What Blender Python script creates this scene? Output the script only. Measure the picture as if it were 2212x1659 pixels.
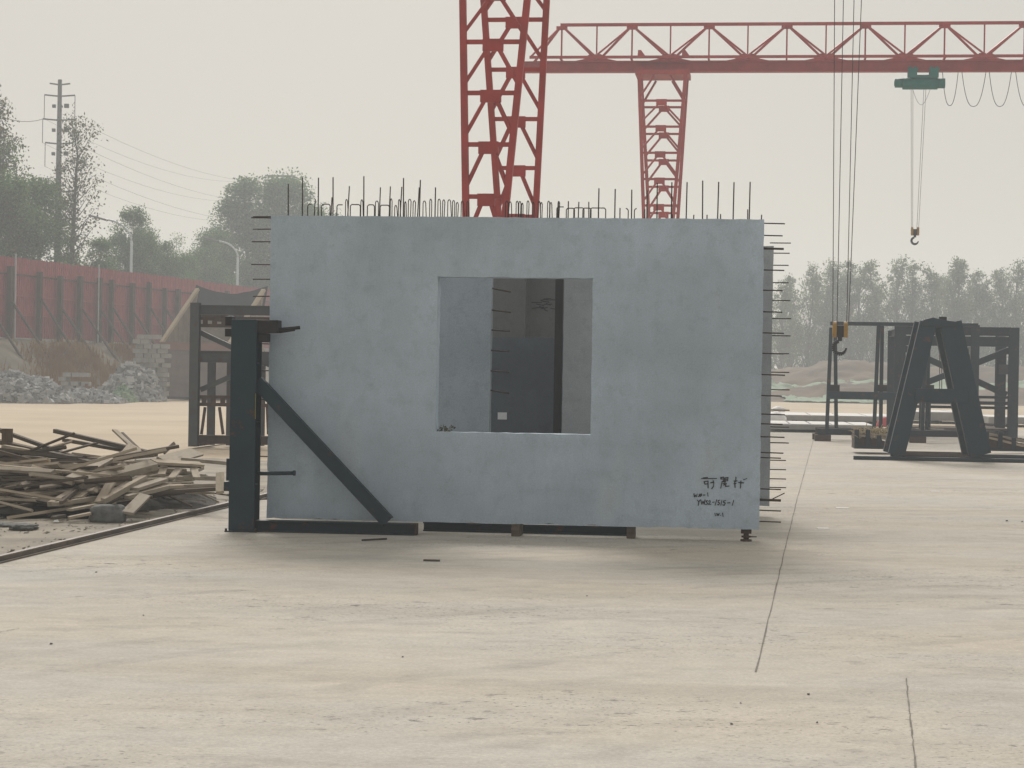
import bpy, bmesh, math, random
from mathutils import Vector, Matrix, noise
R = math.radians
rnd = random.Random(7)
for o in list(bpy.data.objects): bpy.data.objects.remove(o)
sc = bpy.context.scene
col = sc.collection

# ------------------------------------------------------------------ camera, sky, sun, exposure
F, CX, CY = 4460.0, 1106.0, 829.5            # focal length and centre in units of a 2212 x 1659 picture
CAMH, ROLL, PITCH = 1.57, R(0.90), R(0.304)
_f = Vector((0, math.cos(PITCH), -math.sin(PITCH)))
_r0 = Vector((1, 0, 0)); _u0 = Vector((0, math.sin(PITCH), math.cos(PITCH)))
_Rt = _r0 * math.cos(ROLL) + _u0 * math.sin(ROLL)
_Up = _u0 * math.cos(ROLL) - _r0 * math.sin(ROLL)
cam = bpy.data.cameras.new('camera')
cam.sensor_width = 36; cam.lens = 36 * F / 2212; cam.clip_end = 3000; cam.clip_start = 0.2
camo = bpy.data.objects.new('camera', cam); col.objects.link(camo)
M4 = Matrix((_Rt, _Up, -_f)).transposed().to_4x4(); M4.translation = (0, 0, CAMH)
camo.matrix_world = M4
sc.camera = camo

SUN_EL, SUN_AZ = R(36), R(-4)               # azimuth from +Y towards +X
wd = bpy.data.worlds.new('World'); sc.world = wd; wd.use_nodes = True
nt = wd.node_tree; nt.nodes.clear()
sky = nt.nodes.new('ShaderNodeTexSky'); sky.sky_type = 'NISHITA'; sky.sun_disc = False
sky.sun_elevation = SUN_EL; sky.sun_rotation = SUN_AZ
sky.air_density = 1.0; sky.dust_density = 3.0; sky.ozone_density = 3.5
mx = nt.nodes.new('ShaderNodeMix'); mx.data_type = 'RGBA'; mx.inputs[0].default_value = 0.90
mx.inputs[7].default_value = (4.72, 4.40, 3.85, 1)     # the pale veil of a smoggy sky
bg = nt.nodes.new('ShaderNodeBackground'); bg.inputs[1].default_value = 0.105
wo = nt.nodes.new('ShaderNodeOutputWorld')
nt.links.new(sky.outputs[0], mx.inputs[6]); nt.links.new(mx.outputs[2], bg.inputs[0]); nt.links.new(bg.outputs[0], wo.inputs[0])
sl = bpy.data.lights.new('sun', 'SUN'); sl.energy = 3.0; sl.angle = R(24); sl.color = (1.0, 0.945, 0.87)
so = bpy.data.objects.new('sun', sl); col.objects.link(so)
sd = Vector((math.sin(SUN_AZ) * math.cos(SUN_EL), math.cos(SUN_AZ) * math.cos(SUN_EL), math.sin(SUN_EL)))
so.rotation_euler = sd.to_track_quat('Z', 'Y').to_euler(); so.location = sd * 60
sc.view_settings.view_transform = 'Standard'; sc.view_settings.look = 'None'
sc.view_settings.exposure = 0.20; sc.view_settings.gamma = 1.0
sc.render.engine = 'CYCLES'
sc.cycles.use_denoising = True; sc.cycles.max_bounces = 6; sc.cycles.diffuse_bounces = 3
sc.cycles.volume_bounces = 1; sc.cycles.transparent_max_bounces = 6
sc.cycles.pixel_filter_width = 1.9

# ------------------------------------------------------------------ helpers
def ray(px, py):
    return _f + _Rt * ((px - CX) / F) - _Up * ((py - CY) / F)
CAMP = Vector((0, 0, CAMH))
def AT(px, py, Y):
    d = ray(px, py); return CAMP + d * (Y / d.y)
def G(px, py, z=0.0):
    d = ray(px, py); return CAMP + d * ((z - CAMH) / d.z)

def tag(o, label=None, cat=None, group=None, kind=None):
    if label: o['label'] = label
    if cat: o['category'] = cat
    if group: o['group'] = group
    if kind: o['kind'] = kind
    return o

class MB:
    def __init__(s): s.v = []; s.f = []
    def add(s, vs, fs):
        n = len(s.v); s.v += [tuple(v) for v in vs]; s.f += [tuple(i + n for i in f) for f in fs]; return s
    def hexa(s, p):      # 8 points, bottom 4 then top 4
        return s.add(p, [(3, 2, 1, 0), (4, 5, 6, 7), (0, 1, 5, 4), (1, 2, 6, 5), (2, 3, 7, 6), (3, 0, 4, 7)])
    def box(s, x0, x1, y0, y1, z0, z1):
        return s.hexa([(x0, y0, z0), (x1, y0, z0), (x1, y1, z0), (x0, y1, z0), (x0, y0, z1), (x1, y0, z1), (x1, y1, z1), (x0, y1, z1)])
    def beam(s, a, b, w, h, up=(0, 0, 1), ox=0, oz=0):   # w across, h along the up direction
        a, b = Vector(a), Vector(b); d = (b - a).normalized(); up = Vector(up)
        x = d.cross(up)
        if x.length < 1e-4: x = d.cross(Vector((0, 1, 0)))
        x.normalize(); z = x.cross(d)
        q = []
        for p in (a, b):
            for sx, sz in ((-1, -1), (1, -1), (1, 1), (-1, 1)):
                q.append(p + x * (ox + sx * w / 2) + z * (oz + sz * h / 2))
        return s.add(q, [(0, 1, 2, 3), (7, 6, 5, 4), (0, 4, 5, 1), (1, 5, 6, 2), (2, 6, 7, 3), (3, 7, 4, 0)])
    def hbeam(s, a, b, w, h, up=(0, 0, 1), tf=.014, tw=.010):   # flanges w wide, h apart along up
        s.beam(a, b, w, tf, up, 0, h / 2 - tf / 2); s.beam(a, b, w, tf, up, 0, -h / 2 + tf / 2)
        return s.beam(a, b, tw, h - 2 * tf, up)
    def channel(s, a, b, w, h, up=(0, 0, 1), t=.012, side=1):
        s.beam(a, b, w, t, up, 0, h / 2 - t / 2); s.beam(a, b, w, t, up, 0, -h / 2 + t / 2)
        return s.beam(a, b, t, h - 2 * t, up, side * (w / 2 - t / 2), 0)
    def tube(s, a, b, r0, r1=None, n=6, cap=True):
        r1 = r0 if r1 is None else r1
        a, b = Vector(a), Vector(b); d = (b - a).normalized()
        x = d.cross(Vector((0, 0, 1)))
        if x.length < 1e-3: x = d.cross(Vector((0, 1, 0)))
        x.normalize(); y = d.cross(x); q = []
        for p, r in ((a, r0), (b, r1)):
            for k in range(n):
                t = 2 * math.pi * k / n; q.append(p + x * (r * math.cos(t)) + y * (r * math.sin(t)))
        fs = [(k, (k + 1) % n, n + (k + 1) % n, n + k) for k in range(n)]
        if cap: fs += [tuple(range(n - 1, -1, -1)), tuple(range(n, 2 * n))]
        return s.add(q, fs)
    def path(s, pts, r, n=5):
        for i in range(len(pts) - 1): s.tube(pts[i], pts[i + 1], r, r, n)
        return s
    def prism(s, poly, y0, y1):       # polygon in xz, extruded along y
        n = len(poly)
        q = [(x, y0, z) for x, z in poly] + [(x, y1, z) for x, z in poly]
        return s.add(q, [tuple(range(n)), tuple(range(2 * n - 1, n - 1, -1))] + [(k, n + k, n + (k + 1) % n, (k + 1) % n) for k in range(n)])
    def mesh(s, name, mat, smooth=False):
        me = bpy.data.meshes.new(name); me.from_pydata(s.v, [], s.f); me.update()
        bm = bmesh.new(); bm.from_mesh(me); bmesh.ops.recalc_face_normals(bm, faces=bm.faces); bm.to_mesh(me); bm.free()
        if smooth:
            for p in me.polygons: p.use_smooth = True
        me.materials.append(mat); return me
    def build(s, name, mat, parent=None, smooth=False, bevel=0, loc=None):
        o = bpy.data.objects.new(name, s.mesh(name, mat, smooth)); col.objects.link(o)
        if parent is not None: o.parent = parent.o if isinstance(parent, Thing) else parent
        if loc is not None: o.location = loc
        if bevel:
            m = o.modifiers.new('bevel', 'BEVEL'); m.width = bevel; m.segments = 2; m.limit_method = 'ANGLE'; m.angle_limit = R(40)
        return o

class Thing:
    def __init__(s, name, label, cat, loc=(0, 0, 0), rz=0.0, group=None):
        s.o = bpy.data.objects.new(name, None); col.objects.link(s.o)
        s.o.empty_display_size = .2
        s.o.location = loc; s.o.rotation_euler = (0, 0, rz); tag(s.o, label, cat, group)
        s.M = Matrix.Translation(Vector(loc)) @ Matrix.Rotation(rz, 4, 'Z'); s.I = s.M.inverted()
    def L(s, p): return s.I @ Vector(p)
    def p(s, px, py, ly=0.0):       # local point where the sight line of (px,py) meets the local plane y = ly
        d = s.I.to_3x3() @ ray(px, py); c = s.I @ CAMP
        return c + d * ((ly - c.y) / d.y)

def single(name, mb, mat, label, cat, loc, rz=0, group=None, smooth=False, bevel=0, kind=None):
    o = mb.build(name, mat, None, smooth, bevel); o.location = loc; o.rotation_euler = (0, 0, rz)
    return tag(o, label, cat, group, kind)
def struct(name, mb, mat, kind='structure', smooth=False):
    return tag(mb.build(name, mat, None, smooth), kind=kind)

# ------------------------------------------------------------------ materials
def mat(name): 
    m = bpy.data.materials.new(name); m.use_nodes = True
    t = m.node_tree; b = t.nodes['Principled BSDF']
    return m, t, b
def N(t, k, **kw):
    n = t.nodes.new(k)
    for a, v in kw.items(): setattr(n, a, v)
    return n
def texco(t, scale=(1, 1, 1), out='Object', rot=(0, 0, 0)):
    c = N(t, 'ShaderNodeTexCoord'); m = N(t, 'ShaderNodeMapping'); m.inputs['Scale'].default_value = scale; m.inputs['Rotation'].default_value = rot
    t.links.new(c.outputs[out], m.inputs[0]); return m.outputs[0]
def nz(t, vec, scale, detail=6, rough=.6):
    n = N(t, 'ShaderNodeTexNoise'); n.inputs['Scale'].default_value = scale; n.inputs['Detail'].default_value = detail; n.inputs['Roughness'].default_value = rough
    t.links.new(vec, n.inputs['Vector']); return n.outputs[0]
def ramp(t, fac, stops):
    r = N(t, 'ShaderNodeValToRGB'); e = r.color_ramp.elements
    e[0].position, e[0].color = stops[0][0], (*stops[0][1], 1); e[1].position, e[1].color = stops[-1][0], (*stops[-1][1], 1)
    for p, c in stops[1:-1]: x = e.new(p); x.color = (*c, 1)
    t.links.new(fac, r.inputs[0]); return r.outputs[0]
def mixc(t, fac, a, b, mode='MIX'):
    m = N(t, 'ShaderNodeMix', data_type='RGBA', blend_type=mode)
    for s, i in ((fac, 0), (a, 6), (b, 7)):
        if hasattr(s, 'links'): t.links.new(s, m.inputs[i])
        elif i == 0: m.inputs[0].default_value = s
        else: m.inputs[i].default_value = (*s, 1)
    return m.outputs[2]
def math_(t, op, a, b=0.0):
    m = N(t, 'ShaderNodeMath', operation=op)
    for i, s in ((0, a), (1, b)):
        if hasattr(s, 'links'): t.links.new(s, m.inputs[i])
        else: m.inputs[i].default_value = s
    return m.outputs[0]
def bump(t, b, h, strength=.3, dist=.01):
    n = N(t, 'ShaderNodeBump'); n.inputs['Strength'].default_value = strength; n.inputs['Distance'].default_value = dist
    t.links.new(h, n.inputs['Height']); t.links.new(n.outputs[0], b.inputs['Normal'])
g3 = lambda v: (v, v, v)

def m_simple(name, c0, c1, scale=3, rough=.8, metal=0, bmp=0, bscale=60, spec=.3, c2=None):
    m, t, b = mat(name); v = texco(t)
    n = nz(t, v, scale)
    c = ramp(t, n, [(.35, c0), (.65, c1)])
    if c2 is not None:
        c = mixc(t, ramp(t, nz(t, v, scale * 3.1, 8, .7), [(.56, g3(0)), (.70, g3(1))]), c, c2)
    t.links.new(c, b.inputs['Base Color'])
    b.inputs['Roughness'].default_value = rough; b.inputs['Metallic'].default_value = metal
    b.inputs['Specular IOR Level'].default_value = spec
    if bmp: bump(t, b, nz(t, v, bscale, 4), bmp)
    return m

def m_concrete(name, tint=(1, 1, 1), lo=.27, hi=.40):
    m, t, b = mat(name); v = texco(t); v2 = texco(t, (1, 1, .45))
    T = Vector(tint)
    cl = lambda q: (q * T.x, q * T.y, q * T.z)
    a = ramp(t, nz(t, v, .9, 5, .55), [(.34, cl(lo)), (.48, cl((lo + hi) / 2)), (.66, cl(hi))])
    a = mixc(t, ramp(t, nz(t, v2, 3.3, 7, .7), [(.40, g3(0)), (.66, g3(.55))]), a, cl((lo + hi) / 2.3))
    a = mixc(t, ramp(t, nz(t, v, 6, 8, .75), [(.50, g3(0)), (.68, g3(.65))]), a, cl(lo * .86))
    a = mixc(t, ramp(t, nz(t, v2, 1.7, 4, .5), [(.62, g3(0)), (.80, g3(.22))]), a, (hi * 1.02, hi * .99, hi * .93))
    vo = N(t, 'ShaderNodeTexVoronoi'); vo.inputs['Scale'].default_value = 26; t.links.new(v, vo.inputs['Vector'])
    pore = ramp(t, vo.outputs['Distance'], [(.05, g3(1)), (.10, g3(0))])
    a = mixc(t, math_(t, 'MULTIPLY', pore, .35), a, cl(lo * .5))
    a = mixc(t, 1.0, a, ramp(t, nz(t, v, 70, 3, .8), [(.30, g3(.84)), (.70, g3(1.12))]), 'MULTIPLY')
    drip = ramp(t, nz(t, texco(t, (5, 5, .22)), 1.0, 5, .6), [(.62, g3(0)), (.78, g3(.18))])
    a = mixc(t, drip, a, cl(lo * .8))
    t.links.new(a, b.inputs['Base Color']); b.inputs['Roughness'].default_value = .88; b.inputs['Specular IOR Level'].default_value = .25
    bump(t, b, nz(t, v, 45, 6, .7), .25, .006)
    return m

def m_paint(name, base, rust=(.10, .045, .025), amount=.62, rough=.55, dirt=(.10, .095, .085)):
    m, t, b = mat(name); v = texco(t)
    d = Vector(base)
    a = ramp(t, nz(t, v, 2.0, 5), [(.3, tuple(d * .78)), (.7, tuple(d * 1.2))])
    a = mixc(t, ramp(t, nz(t, v, 5, 8, .7), [(amount, g3(0)), (amount + .10, g3(.85))]), a, rust)
    a = mixc(t, ramp(t, nz(t, v, 1.1, 6, .7), [(.5, g3(0)), (.75, g3(.45))]), a, dirt)
    t.links.new(a, b.inputs['Base Color']); b.inputs['Roughness'].default_value = rough; b.inputs['Specular IOR Level'].default_value = .25
    bump(t, b, nz(t, v, 40, 5, .7), .12, .004)
    return m

def m_ground():
    m, t, b = mat('concrete_yard'); v = texco(t); vs = texco(t, (.42, 1.0, 1), rot=(0, 0, R(11))); vt = texco(t, (.13, .7, 1), rot=(0, 0, R(5)))
    c = ramp(t, nz(t, v, .30, 5, .6), [(.32, (.445, .435, .408)), (.50, (.495, .473, .430)), (.66, (.535, .503, .448))])
    c = mixc(t, ramp(t, nz(t, vs, .55, 7, .65), [(.43, g3(0)), (.62, g3(.85))]), c, (.525, .475, .405))        # blown sand
    c = mixc(t, ramp(t, nz(t, vt, 1.3, 6, .62), [(.50, g3(0)), (.64, g3(.5))]), c, (.40, .37, .32))         # wheel tracks
    c = mixc(t, ramp(t, nz(t, vs, 2.2, 8, .7), [(.53, g3(0)), (.66, g3(.6))]), c, (.37, .357, .33))
    wv = N(t, 'ShaderNodeTexWave', wave_type='RINGS', rings_direction='Z'); wv.inputs['Scale'].default_value = .42; wv.inputs['Distortion'].default_value = 2.5; wv.inputs['Detail'].default_value = 4; wv.inputs['Detail Scale'].default_value = 1.6
    mp = N(t, 'ShaderNodeMapping'); mp.inputs['Location'].default_value = (-14, -2, 0); mp.inputs['Scale'].default_value = (1, 1.25, 1)
    tc = N(t, 'ShaderNodeTexCoord'); t.links.new(tc.outputs['Object'], mp.inputs[0]); t.links.new(mp.outputs[0], wv.inputs['Vector'])
    tyre = math_(t, 'MULTIPLY', ramp(t, wv.outputs[1], [(.80, g3(0)), (.93, g3(1))]), ramp(t, nz(t, v, .35, 5, .7), [(.46, g3(0)), (.62, g3(.38))]))
    c = mixc(t, tyre, c, (.30, .285, .26))
    # dark specks, grouped in patches
    patch = ramp(t, nz(t, vs, .42, 5, .65), [(.44, g3(0)), (.60, g3(1))])
    sp = ramp(t, nz(t, texco(t, (.6, 1, 1)), 7.5, 4, .75), [(.60, g3(0)), (.65, g3(1))])
    c = mixc(t, math_(t, 'MULTIPLY', math_(t, 'MULTIPLY', patch, sp), .85), c, (.13, .125, .12))
    sp2 = ramp(t, nz(t, texco(t, (.8, 1, 1)), 34, 2, .6), [(.61, g3(0)), (.67, g3(1))])
    c = mixc(t, math_(t, 'MULTIPLY', math_(t, 'MULTIPLY', patch, sp2), .8), c, (.12, .115, .105))
    c = mixc(t, 1.0, c, ramp(t, nz(t, v, 42, 3, .85), [(.28, g3(.80)), (.72, g3(1.14))]), 'MULTIPLY')
    c = mixc(t, 1.0, c, ramp(t, nz(t, texco(t, (.7, 1, 1)), 5, 6, .8), [(.30, g3(.86)), (.70, g3(1.10))]), 'MULTIPLY')
    t.links.new(c, b.inputs['Base Color']); b.inputs['Roughness'].default_value = .92; b.inputs['Specular IOR Level'].default_value = .15
    bump(t, b, nz(t, texco(t, (.6, 1, 1)), 14, 8, .75), .35, .01)
    return m

M = {}
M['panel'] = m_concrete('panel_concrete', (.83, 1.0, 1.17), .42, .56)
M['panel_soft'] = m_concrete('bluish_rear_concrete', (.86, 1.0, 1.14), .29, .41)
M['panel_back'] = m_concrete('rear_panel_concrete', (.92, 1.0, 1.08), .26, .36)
M['panel_dark'] = m_concrete('deep_shade_concrete', (.86, 1.0, 1.16), .10, .16)  # deep shade between the stored panels, put into the concrete colour
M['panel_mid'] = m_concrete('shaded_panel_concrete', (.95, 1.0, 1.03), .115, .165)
M['yard'] = m_ground()
M['soil'] = m_simple('sandy_soil', (.42, .345, .25), (.50, .42, .31), .15, .95, bmp=.4, bscale=4, c2=(.36, .30, .22))
M['gravel'] = m_simple('gravel_soil', (.21, .19, .16), (.36, .325, .27), 1.4, .95, bmp=.8, bscale=22, c2=(.19, .18, .16))
M['bank'] = m_simple('bank_soil', (.13, .115, .09), (.21, .18, .14), .5, .95, bmp=.8, bscale=3)
M['mound'] = m_simple('mound_soil', (.075, .056, .040), (.15, .105, .070), .22, .95, bmp=.9, bscale=1.2, c2=(.17, .13, .085))
M['netting'] = m_simple('green_dust_netting', (.17, .25, .18), (.27, .35, .26), .5, .9, bmp=.3, bscale=5, c2=(.26, .22, .15))
M['teal'] = m_paint('dark_teal_steel', (.014, .033, .047), amount=.585, dirt=(.028, .036, .042))
M['teal2'] = m_paint('worn_teal_steel', (.013, .028, .040), amount=.575, dirt=(.03, .036, .04))
M['grey_steel'] = m_paint('grey_primer_steel', (.065, .075, .085), amount=.56)
M['rust'] = m_simple('rusty_steel', (.045, .030, .024), (.085, .048, .034), 6, .8, bmp=.2, c2=(.03, .026, .024))
M['black'] = m_simple('black_steel', (.012, .012, .013), (.022, .020, .020), 6, .6, bmp=.1)
M['rebar'] = m_simple('rebar_steel', (.030, .026, .024), (.062, .042, .032), 14, .7, c2=(.11, .055, .032))
M['red'] = m_paint('red_crane_paint', (.36, .040, .032), rust=(.20, .035, .028), amount=.66, dirt=(.27, .06, .05))
M['green'] = m_paint('green_hoist_paint', (.004, .14, .12), amount=.74, dirt=(.02, .08, .07))
M['yellow'] = m_paint('yellow_block_paint', (.30, .17, .025), amount=.60)
M['wire'] = m_simple('wire_rope', (.05, .045, .042), (.09, .08, .07), 9, .6)
M['cable'] = m_simple('rubber_cable', (.04, .04, .04), (.06, .06, .06), 9, .7)
M['fence'] = m_paint('red_fence_sheet', (.32, .082, .098), rust=(.25, .085, .09), amount=.66, rough=.5, dirt=(.34, .12, .13))
M['fence_post'] = m_simple('rusty_post', (.060, .045, .040), (.10, .070, .058), 2, .85)
M['galv'] = m_simple('galvanised_steel', (.33, .35, .36), (.45, .47, .48), 2, .5, metal=.3)
M['pale'] = m_simple('pale_base_strip', (.36, .38, .36), (.46, .47, .44), 1, .85)
M['hopper'] = m_paint('hopper_steel', (.16, .125, .11), amount=.60)
M['hopper_rim'] = m_simple('hopper_rim_rust', (.16, .075, .055), (.22, .11, .085), 1, .8)
M['ply'] = m_simple('plywood', (.36, .29, .20), (.46, .38, .27), 1.3, .8)
M['old_ply'] = m_simple('old_plywood', (.17, .13, .09), (.26, .20, .14), 1.3, .85)
M['tarp'] = m_simple('dark_tarpaulin', (.012, .016, .022), (.024, .030, .038), 1.5, 1.0, spec=0)
M['dark_lump'] = m_simple('dark_concrete_lump', (.11, .115, .115), (.19, .195, .19), 9, .95, bmp=.8, bscale=40)
M['rubble'] = m_simple('concrete_rubble', (.32, .32, .32), (.48, .48, .48), .9, .95, bmp=.6, bscale=6, c2=(.16, .155, .15))
def m_pieces(name, stops):
    m, t, b = mat(name); g = N(t, 'ShaderNodeNewGeometry'); v = texco(t)
    c = ramp(t, g.outputs['Random Per Island'], stops); c = mixc(t, math_(t, 'MULTIPLY', nz(t, v, 3, 6), .5), c, stops[0][1])
    t.links.new(c, b.inputs['Base Color']); b.inputs['Roughness'].default_value = .95; b.inputs['Specular IOR Level'].default_value = .15; return m
M['rubble_bits'] = m_pieces('rubble_pieces', [(0, (.15, .15, .155)), (.45, (.36, .365, .37)), (1, (.66, .67, .68))])
M['block'] = m_simple('grey_block', (.23, .23, .225), (.35, .345, .33), 1.2, .95, bmp=.3, bscale=14)
M['white_slab'] = m_simple('white_slab_face', (.56, .56, .56), (.68, .68, .67), 1, .8, c2=(.5, .48, .44))
M['slab_edge'] = m_simple('slab_edge', (.24, .24, .235), (.32, .32, .31), 2, .9)
M['paper'] = m_simple('white_paper', (.70, .71, .72), (.80, .80, .80), 5, .7)
M['redcloth'] = m_simple('red_cloth', (.45, .05, .06), (.55, .09, .09), 5, .8)
M['straw'] = m_simple('straw', (.36, .29, .18), (.50, .42, .28), 5, .9)
M['drygrass'] = m_simple('dry_grass', (.20, .115, .045), (.32, .20, .085), .8, .95)
M['marker'] = m_simple('black_marker', (.028, .030, .034), (.05, .052, .056), 30, .8)
M['bark'] = m_simple('bark', (.075, .065, .052), (.13, .115, .09), 3, .95, bmp=.5, bscale=15)
M['polec'] = m_simple('pole_steel', (.115, .12, .125), (.17, .17, .175), 1, .7)
M['lampc'] = m_simple('lamp_column_paint', (.50, .55, .58), (.60, .64, .66), 1, .5)
M['joint'] = m_simple('joint_filler', (.12, .115, .105), (.24, .22, .19), 6, .95)
M['twig'] = m_simple('leafy_debris', (.05, .06, .03), (.11, .09, .05), 30, .9)

def m_wood(name, a, b_, grey):
    m, t, b = mat(name); v = texco(t, (2.0, 14, 14))
    oi = N(t, 'ShaderNodeObjectInfo')
    c = ramp(t, nz(t, v, 2.0, 7, .65), [(.32, a), (.68, b_)])
    c = mixc(t, math_(t, 'MULTIPLY', oi.outputs['Random'], .75), c, grey)
    c = mixc(t, ramp(t, nz(t, texco(t, (1, 3, 3)), 3, 6, .7), [(.58, g3(0)), (.72, g3(.6))]), c, (.11, .085, .06))
    t.links.new(c, b.inputs['Base Color']); b.inputs['Roughness'].default_value = .88; b.inputs['Specular IOR Level'].default_value = .2
    bump(t, b, nz(t, v, 9, 5, .7), .3, .004)
    return m
M['wood'] = m_wood('weathered_timber', (.34, .285, .215), (.50, .425, .33), (.32, .29, .245))
M['wood_dark'] = m_wood('dark_weathered_timber', (.070, .052, .038), (.155, .118, .086), (.085, .074, .062))

def m_leaf(name, stops, trans=.35):
    m, t, b = mat(name)
    g = N(t, 'ShaderNodeNewGeometry')
    c = ramp(t, g.outputs['Random Per Island'], stops)
    t.links.new(c, b.inputs['Base Color']); b.inputs['Roughness'].default_value = .7; b.inputs['Specular IOR Level'].default_value = .2
    tr = N(t, 'ShaderNodeBsdfTranslucent'); t.links.new(c, tr.inputs[0])
    ms = N(t, 'ShaderNodeMixShader'); ms.inputs[0].default_value = trans
    out = t.nodes['Material Output']
    t.links.new(b.outputs[0], ms.inputs[1]); t.links.new(tr.outputs[0], ms.inputs[2]); t.links.new(ms.outputs[0], out.inputs[0])
    return m
M['leaf_dark'] = m_leaf('dark_foliage', [(0, (.034, .078, .026)), (.5, (.075, .150, .050)), (1, (.17, .25, .085))], .55)
M['leaf_mid'] = m_leaf('mid_foliage', [(0, (.050, .082, .038)), (.5, (.10, .145, .064)), (1, (.19, .235, .11))], .5)
M['leaf_light'] = m_leaf('loose_foliage', [(0, (.040, .048, .022)), (.6, (.085, .092, .040)), (1, (.16, .13, .055))], .35)

# ------------------------------------------------------------------ the setting: ground
mb = MB(); mb.add([(-380, -40, -.03), (380, -40, -.03), (380, 420, -.03), (-380, 420, -.03)], [(0, 1, 2, 3)]); struct('ground', mb, M['soil'])
YA = R(7.6)                                   # the yard runs away to the right by this much
yd = Vector((math.sin(YA), math.cos(YA), 0)); yr = Vector((math.cos(YA), -math.sin(YA), 0))
def rail_pt(t):                               # the rail at the left, t = metres along it
    a, b = G(-2, 1216), G(497, 1094.5); d = (b - a).normalized(); return a + d * t, d
r0, rd = rail_pt(0)
rn = Vector((rd.y, -rd.x, 0))
# concrete yard: to the right of the rail
mb = MB()
ys = [(-30, 66)]
a = r0 - rd * 46; b = r0 + rd * 52; 
mb.add([a, a + rn * 90, b + rn * 90, b], [(0, 1, 2, 3)])
yo = struct('concrete_yard', mb, M['yard'])
# gravelly strip to the left of the rail (a low uneven sheet)
def sheet(x0, x1, y0, y1, nx, ny, fz, fm=None):
    m = MB(); vs = []; fs = []
    for j in range(ny + 1):
        for i in range(nx + 1):
            u, w = i / nx, j / ny
            p = fm(u, w) if fm else Vector((x0 + (x1 - x0) * u, y0 + (y1 - y0) * w, 0))
            vs.append((p.x, p.y, fz(p.x, p.y)))
    for j in range(ny):
        for i in range(nx):
            k = j * (nx + 1) + i; fs.append((k, k + 1, k + nx + 2, k + nx + 1))
    return m.add(vs, fs)
def nse(x, y, s, seed=0): return noise.noise(Vector((x * s + seed * 17.3, y * s - seed * 9.1, seed)))
mg = sheet(0, 0, 0, 0, 40, 70, lambda x, y: -.004 + .022 * (nse(x, y, .9, 1) + .5) + .012 * nse(x, y, 4, 2),
           lambda u, w: r0 + rd * (-8 + 27 * w) - rn * (.03 + 7.5 * (1 - u)))
struct('gravel_strip', mg, M['gravel'], smooth=True)
# loose stones lying in the strip: nobody could count them
mb = MB()
for k in range(900):
    t, q = rnd.uniform(0, 11), rnd.random() ** 1.3 * 3.4 + .08
    p = r0 + rd * t - rn * q; s = rnd.uniform(.008, .028)
    vs = [(p.x + rnd.uniform(-1, 1) * s * 1.4, p.y + rnd.uniform(-1, 1) * s * 1.4, .01 + rnd.uniform(-.2, 1) * s) for _ in range(4)]
    mb.add(vs, [(0, 1, 2), (0, 3, 1), (1, 3, 2), (0, 2, 3)])
struct('loose_gravel', mb, M['gravel'], 'stuff')
# steel edge rail
mb = MB(); a = r0 - rd * 4; b = r0 + rd * 24; tt = Vector((0, 0, 0.001))
mb.beam(a + Vector((0, 0, .008)), b + Vector((0, 0, .008)), .075, .014)
mb.beam(a + Vector((0, 0, .028)), b + Vector((0, 0, .028)), .03, .024)
mb.beam(a + Vector((0, 0, .050)), b + Vector((0, 0, .050)), .048, .018)
single('track_rail', mb, m_simple('worn_rail_steel', (.10, .08, .066), (.17, .14, .115), 4, .6, bmp=.2, c2=(.06, .04, .03)), 'long rusty crane rail between the concrete yard and the gravel strip', 'rail', (0, 0, 0), bevel=.004)
# joints in the concrete
def joint(p, q, w, seed):  # a dirt-filled joint
    m = MB(); n = 26; rr = random.Random(seed); d = (q - p); s = Vector((d.y, -d.x, 0)).normalized(); vs = []
    for i in range(n + 1):
        c = p + d * (i / n); off = rr.uniform(-.003, .003); h = w * .38 * rr.uniform(.5, 1.4)
        vs += [(c + s * (off - h)) + Vector((0, 0, .004)), (c + s * (off + h)) + Vector((0, 0, .004))]
    m.add(vs, [(2 * i, 2 * i + 1, 2 * i + 3, 2 * i + 2) for i in range(n)])
    struct('expansion_joint', m, M['joint'])
joint(G(1633, 1452), G(1720, 1085), .011, 1); joint(G(1720, 1085), G(1757, 950), .011, 2)
joint(G(1957, 1466), G(1979, 1665), .009, 3); joint(G(1979, 1665), G(2010, 1900), .009, 4)
joint(G(1480, 1135), G(2230, 1164), .008, 5); joint(G(-30, 1372), G(42, 1358), .008, 6)

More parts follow.
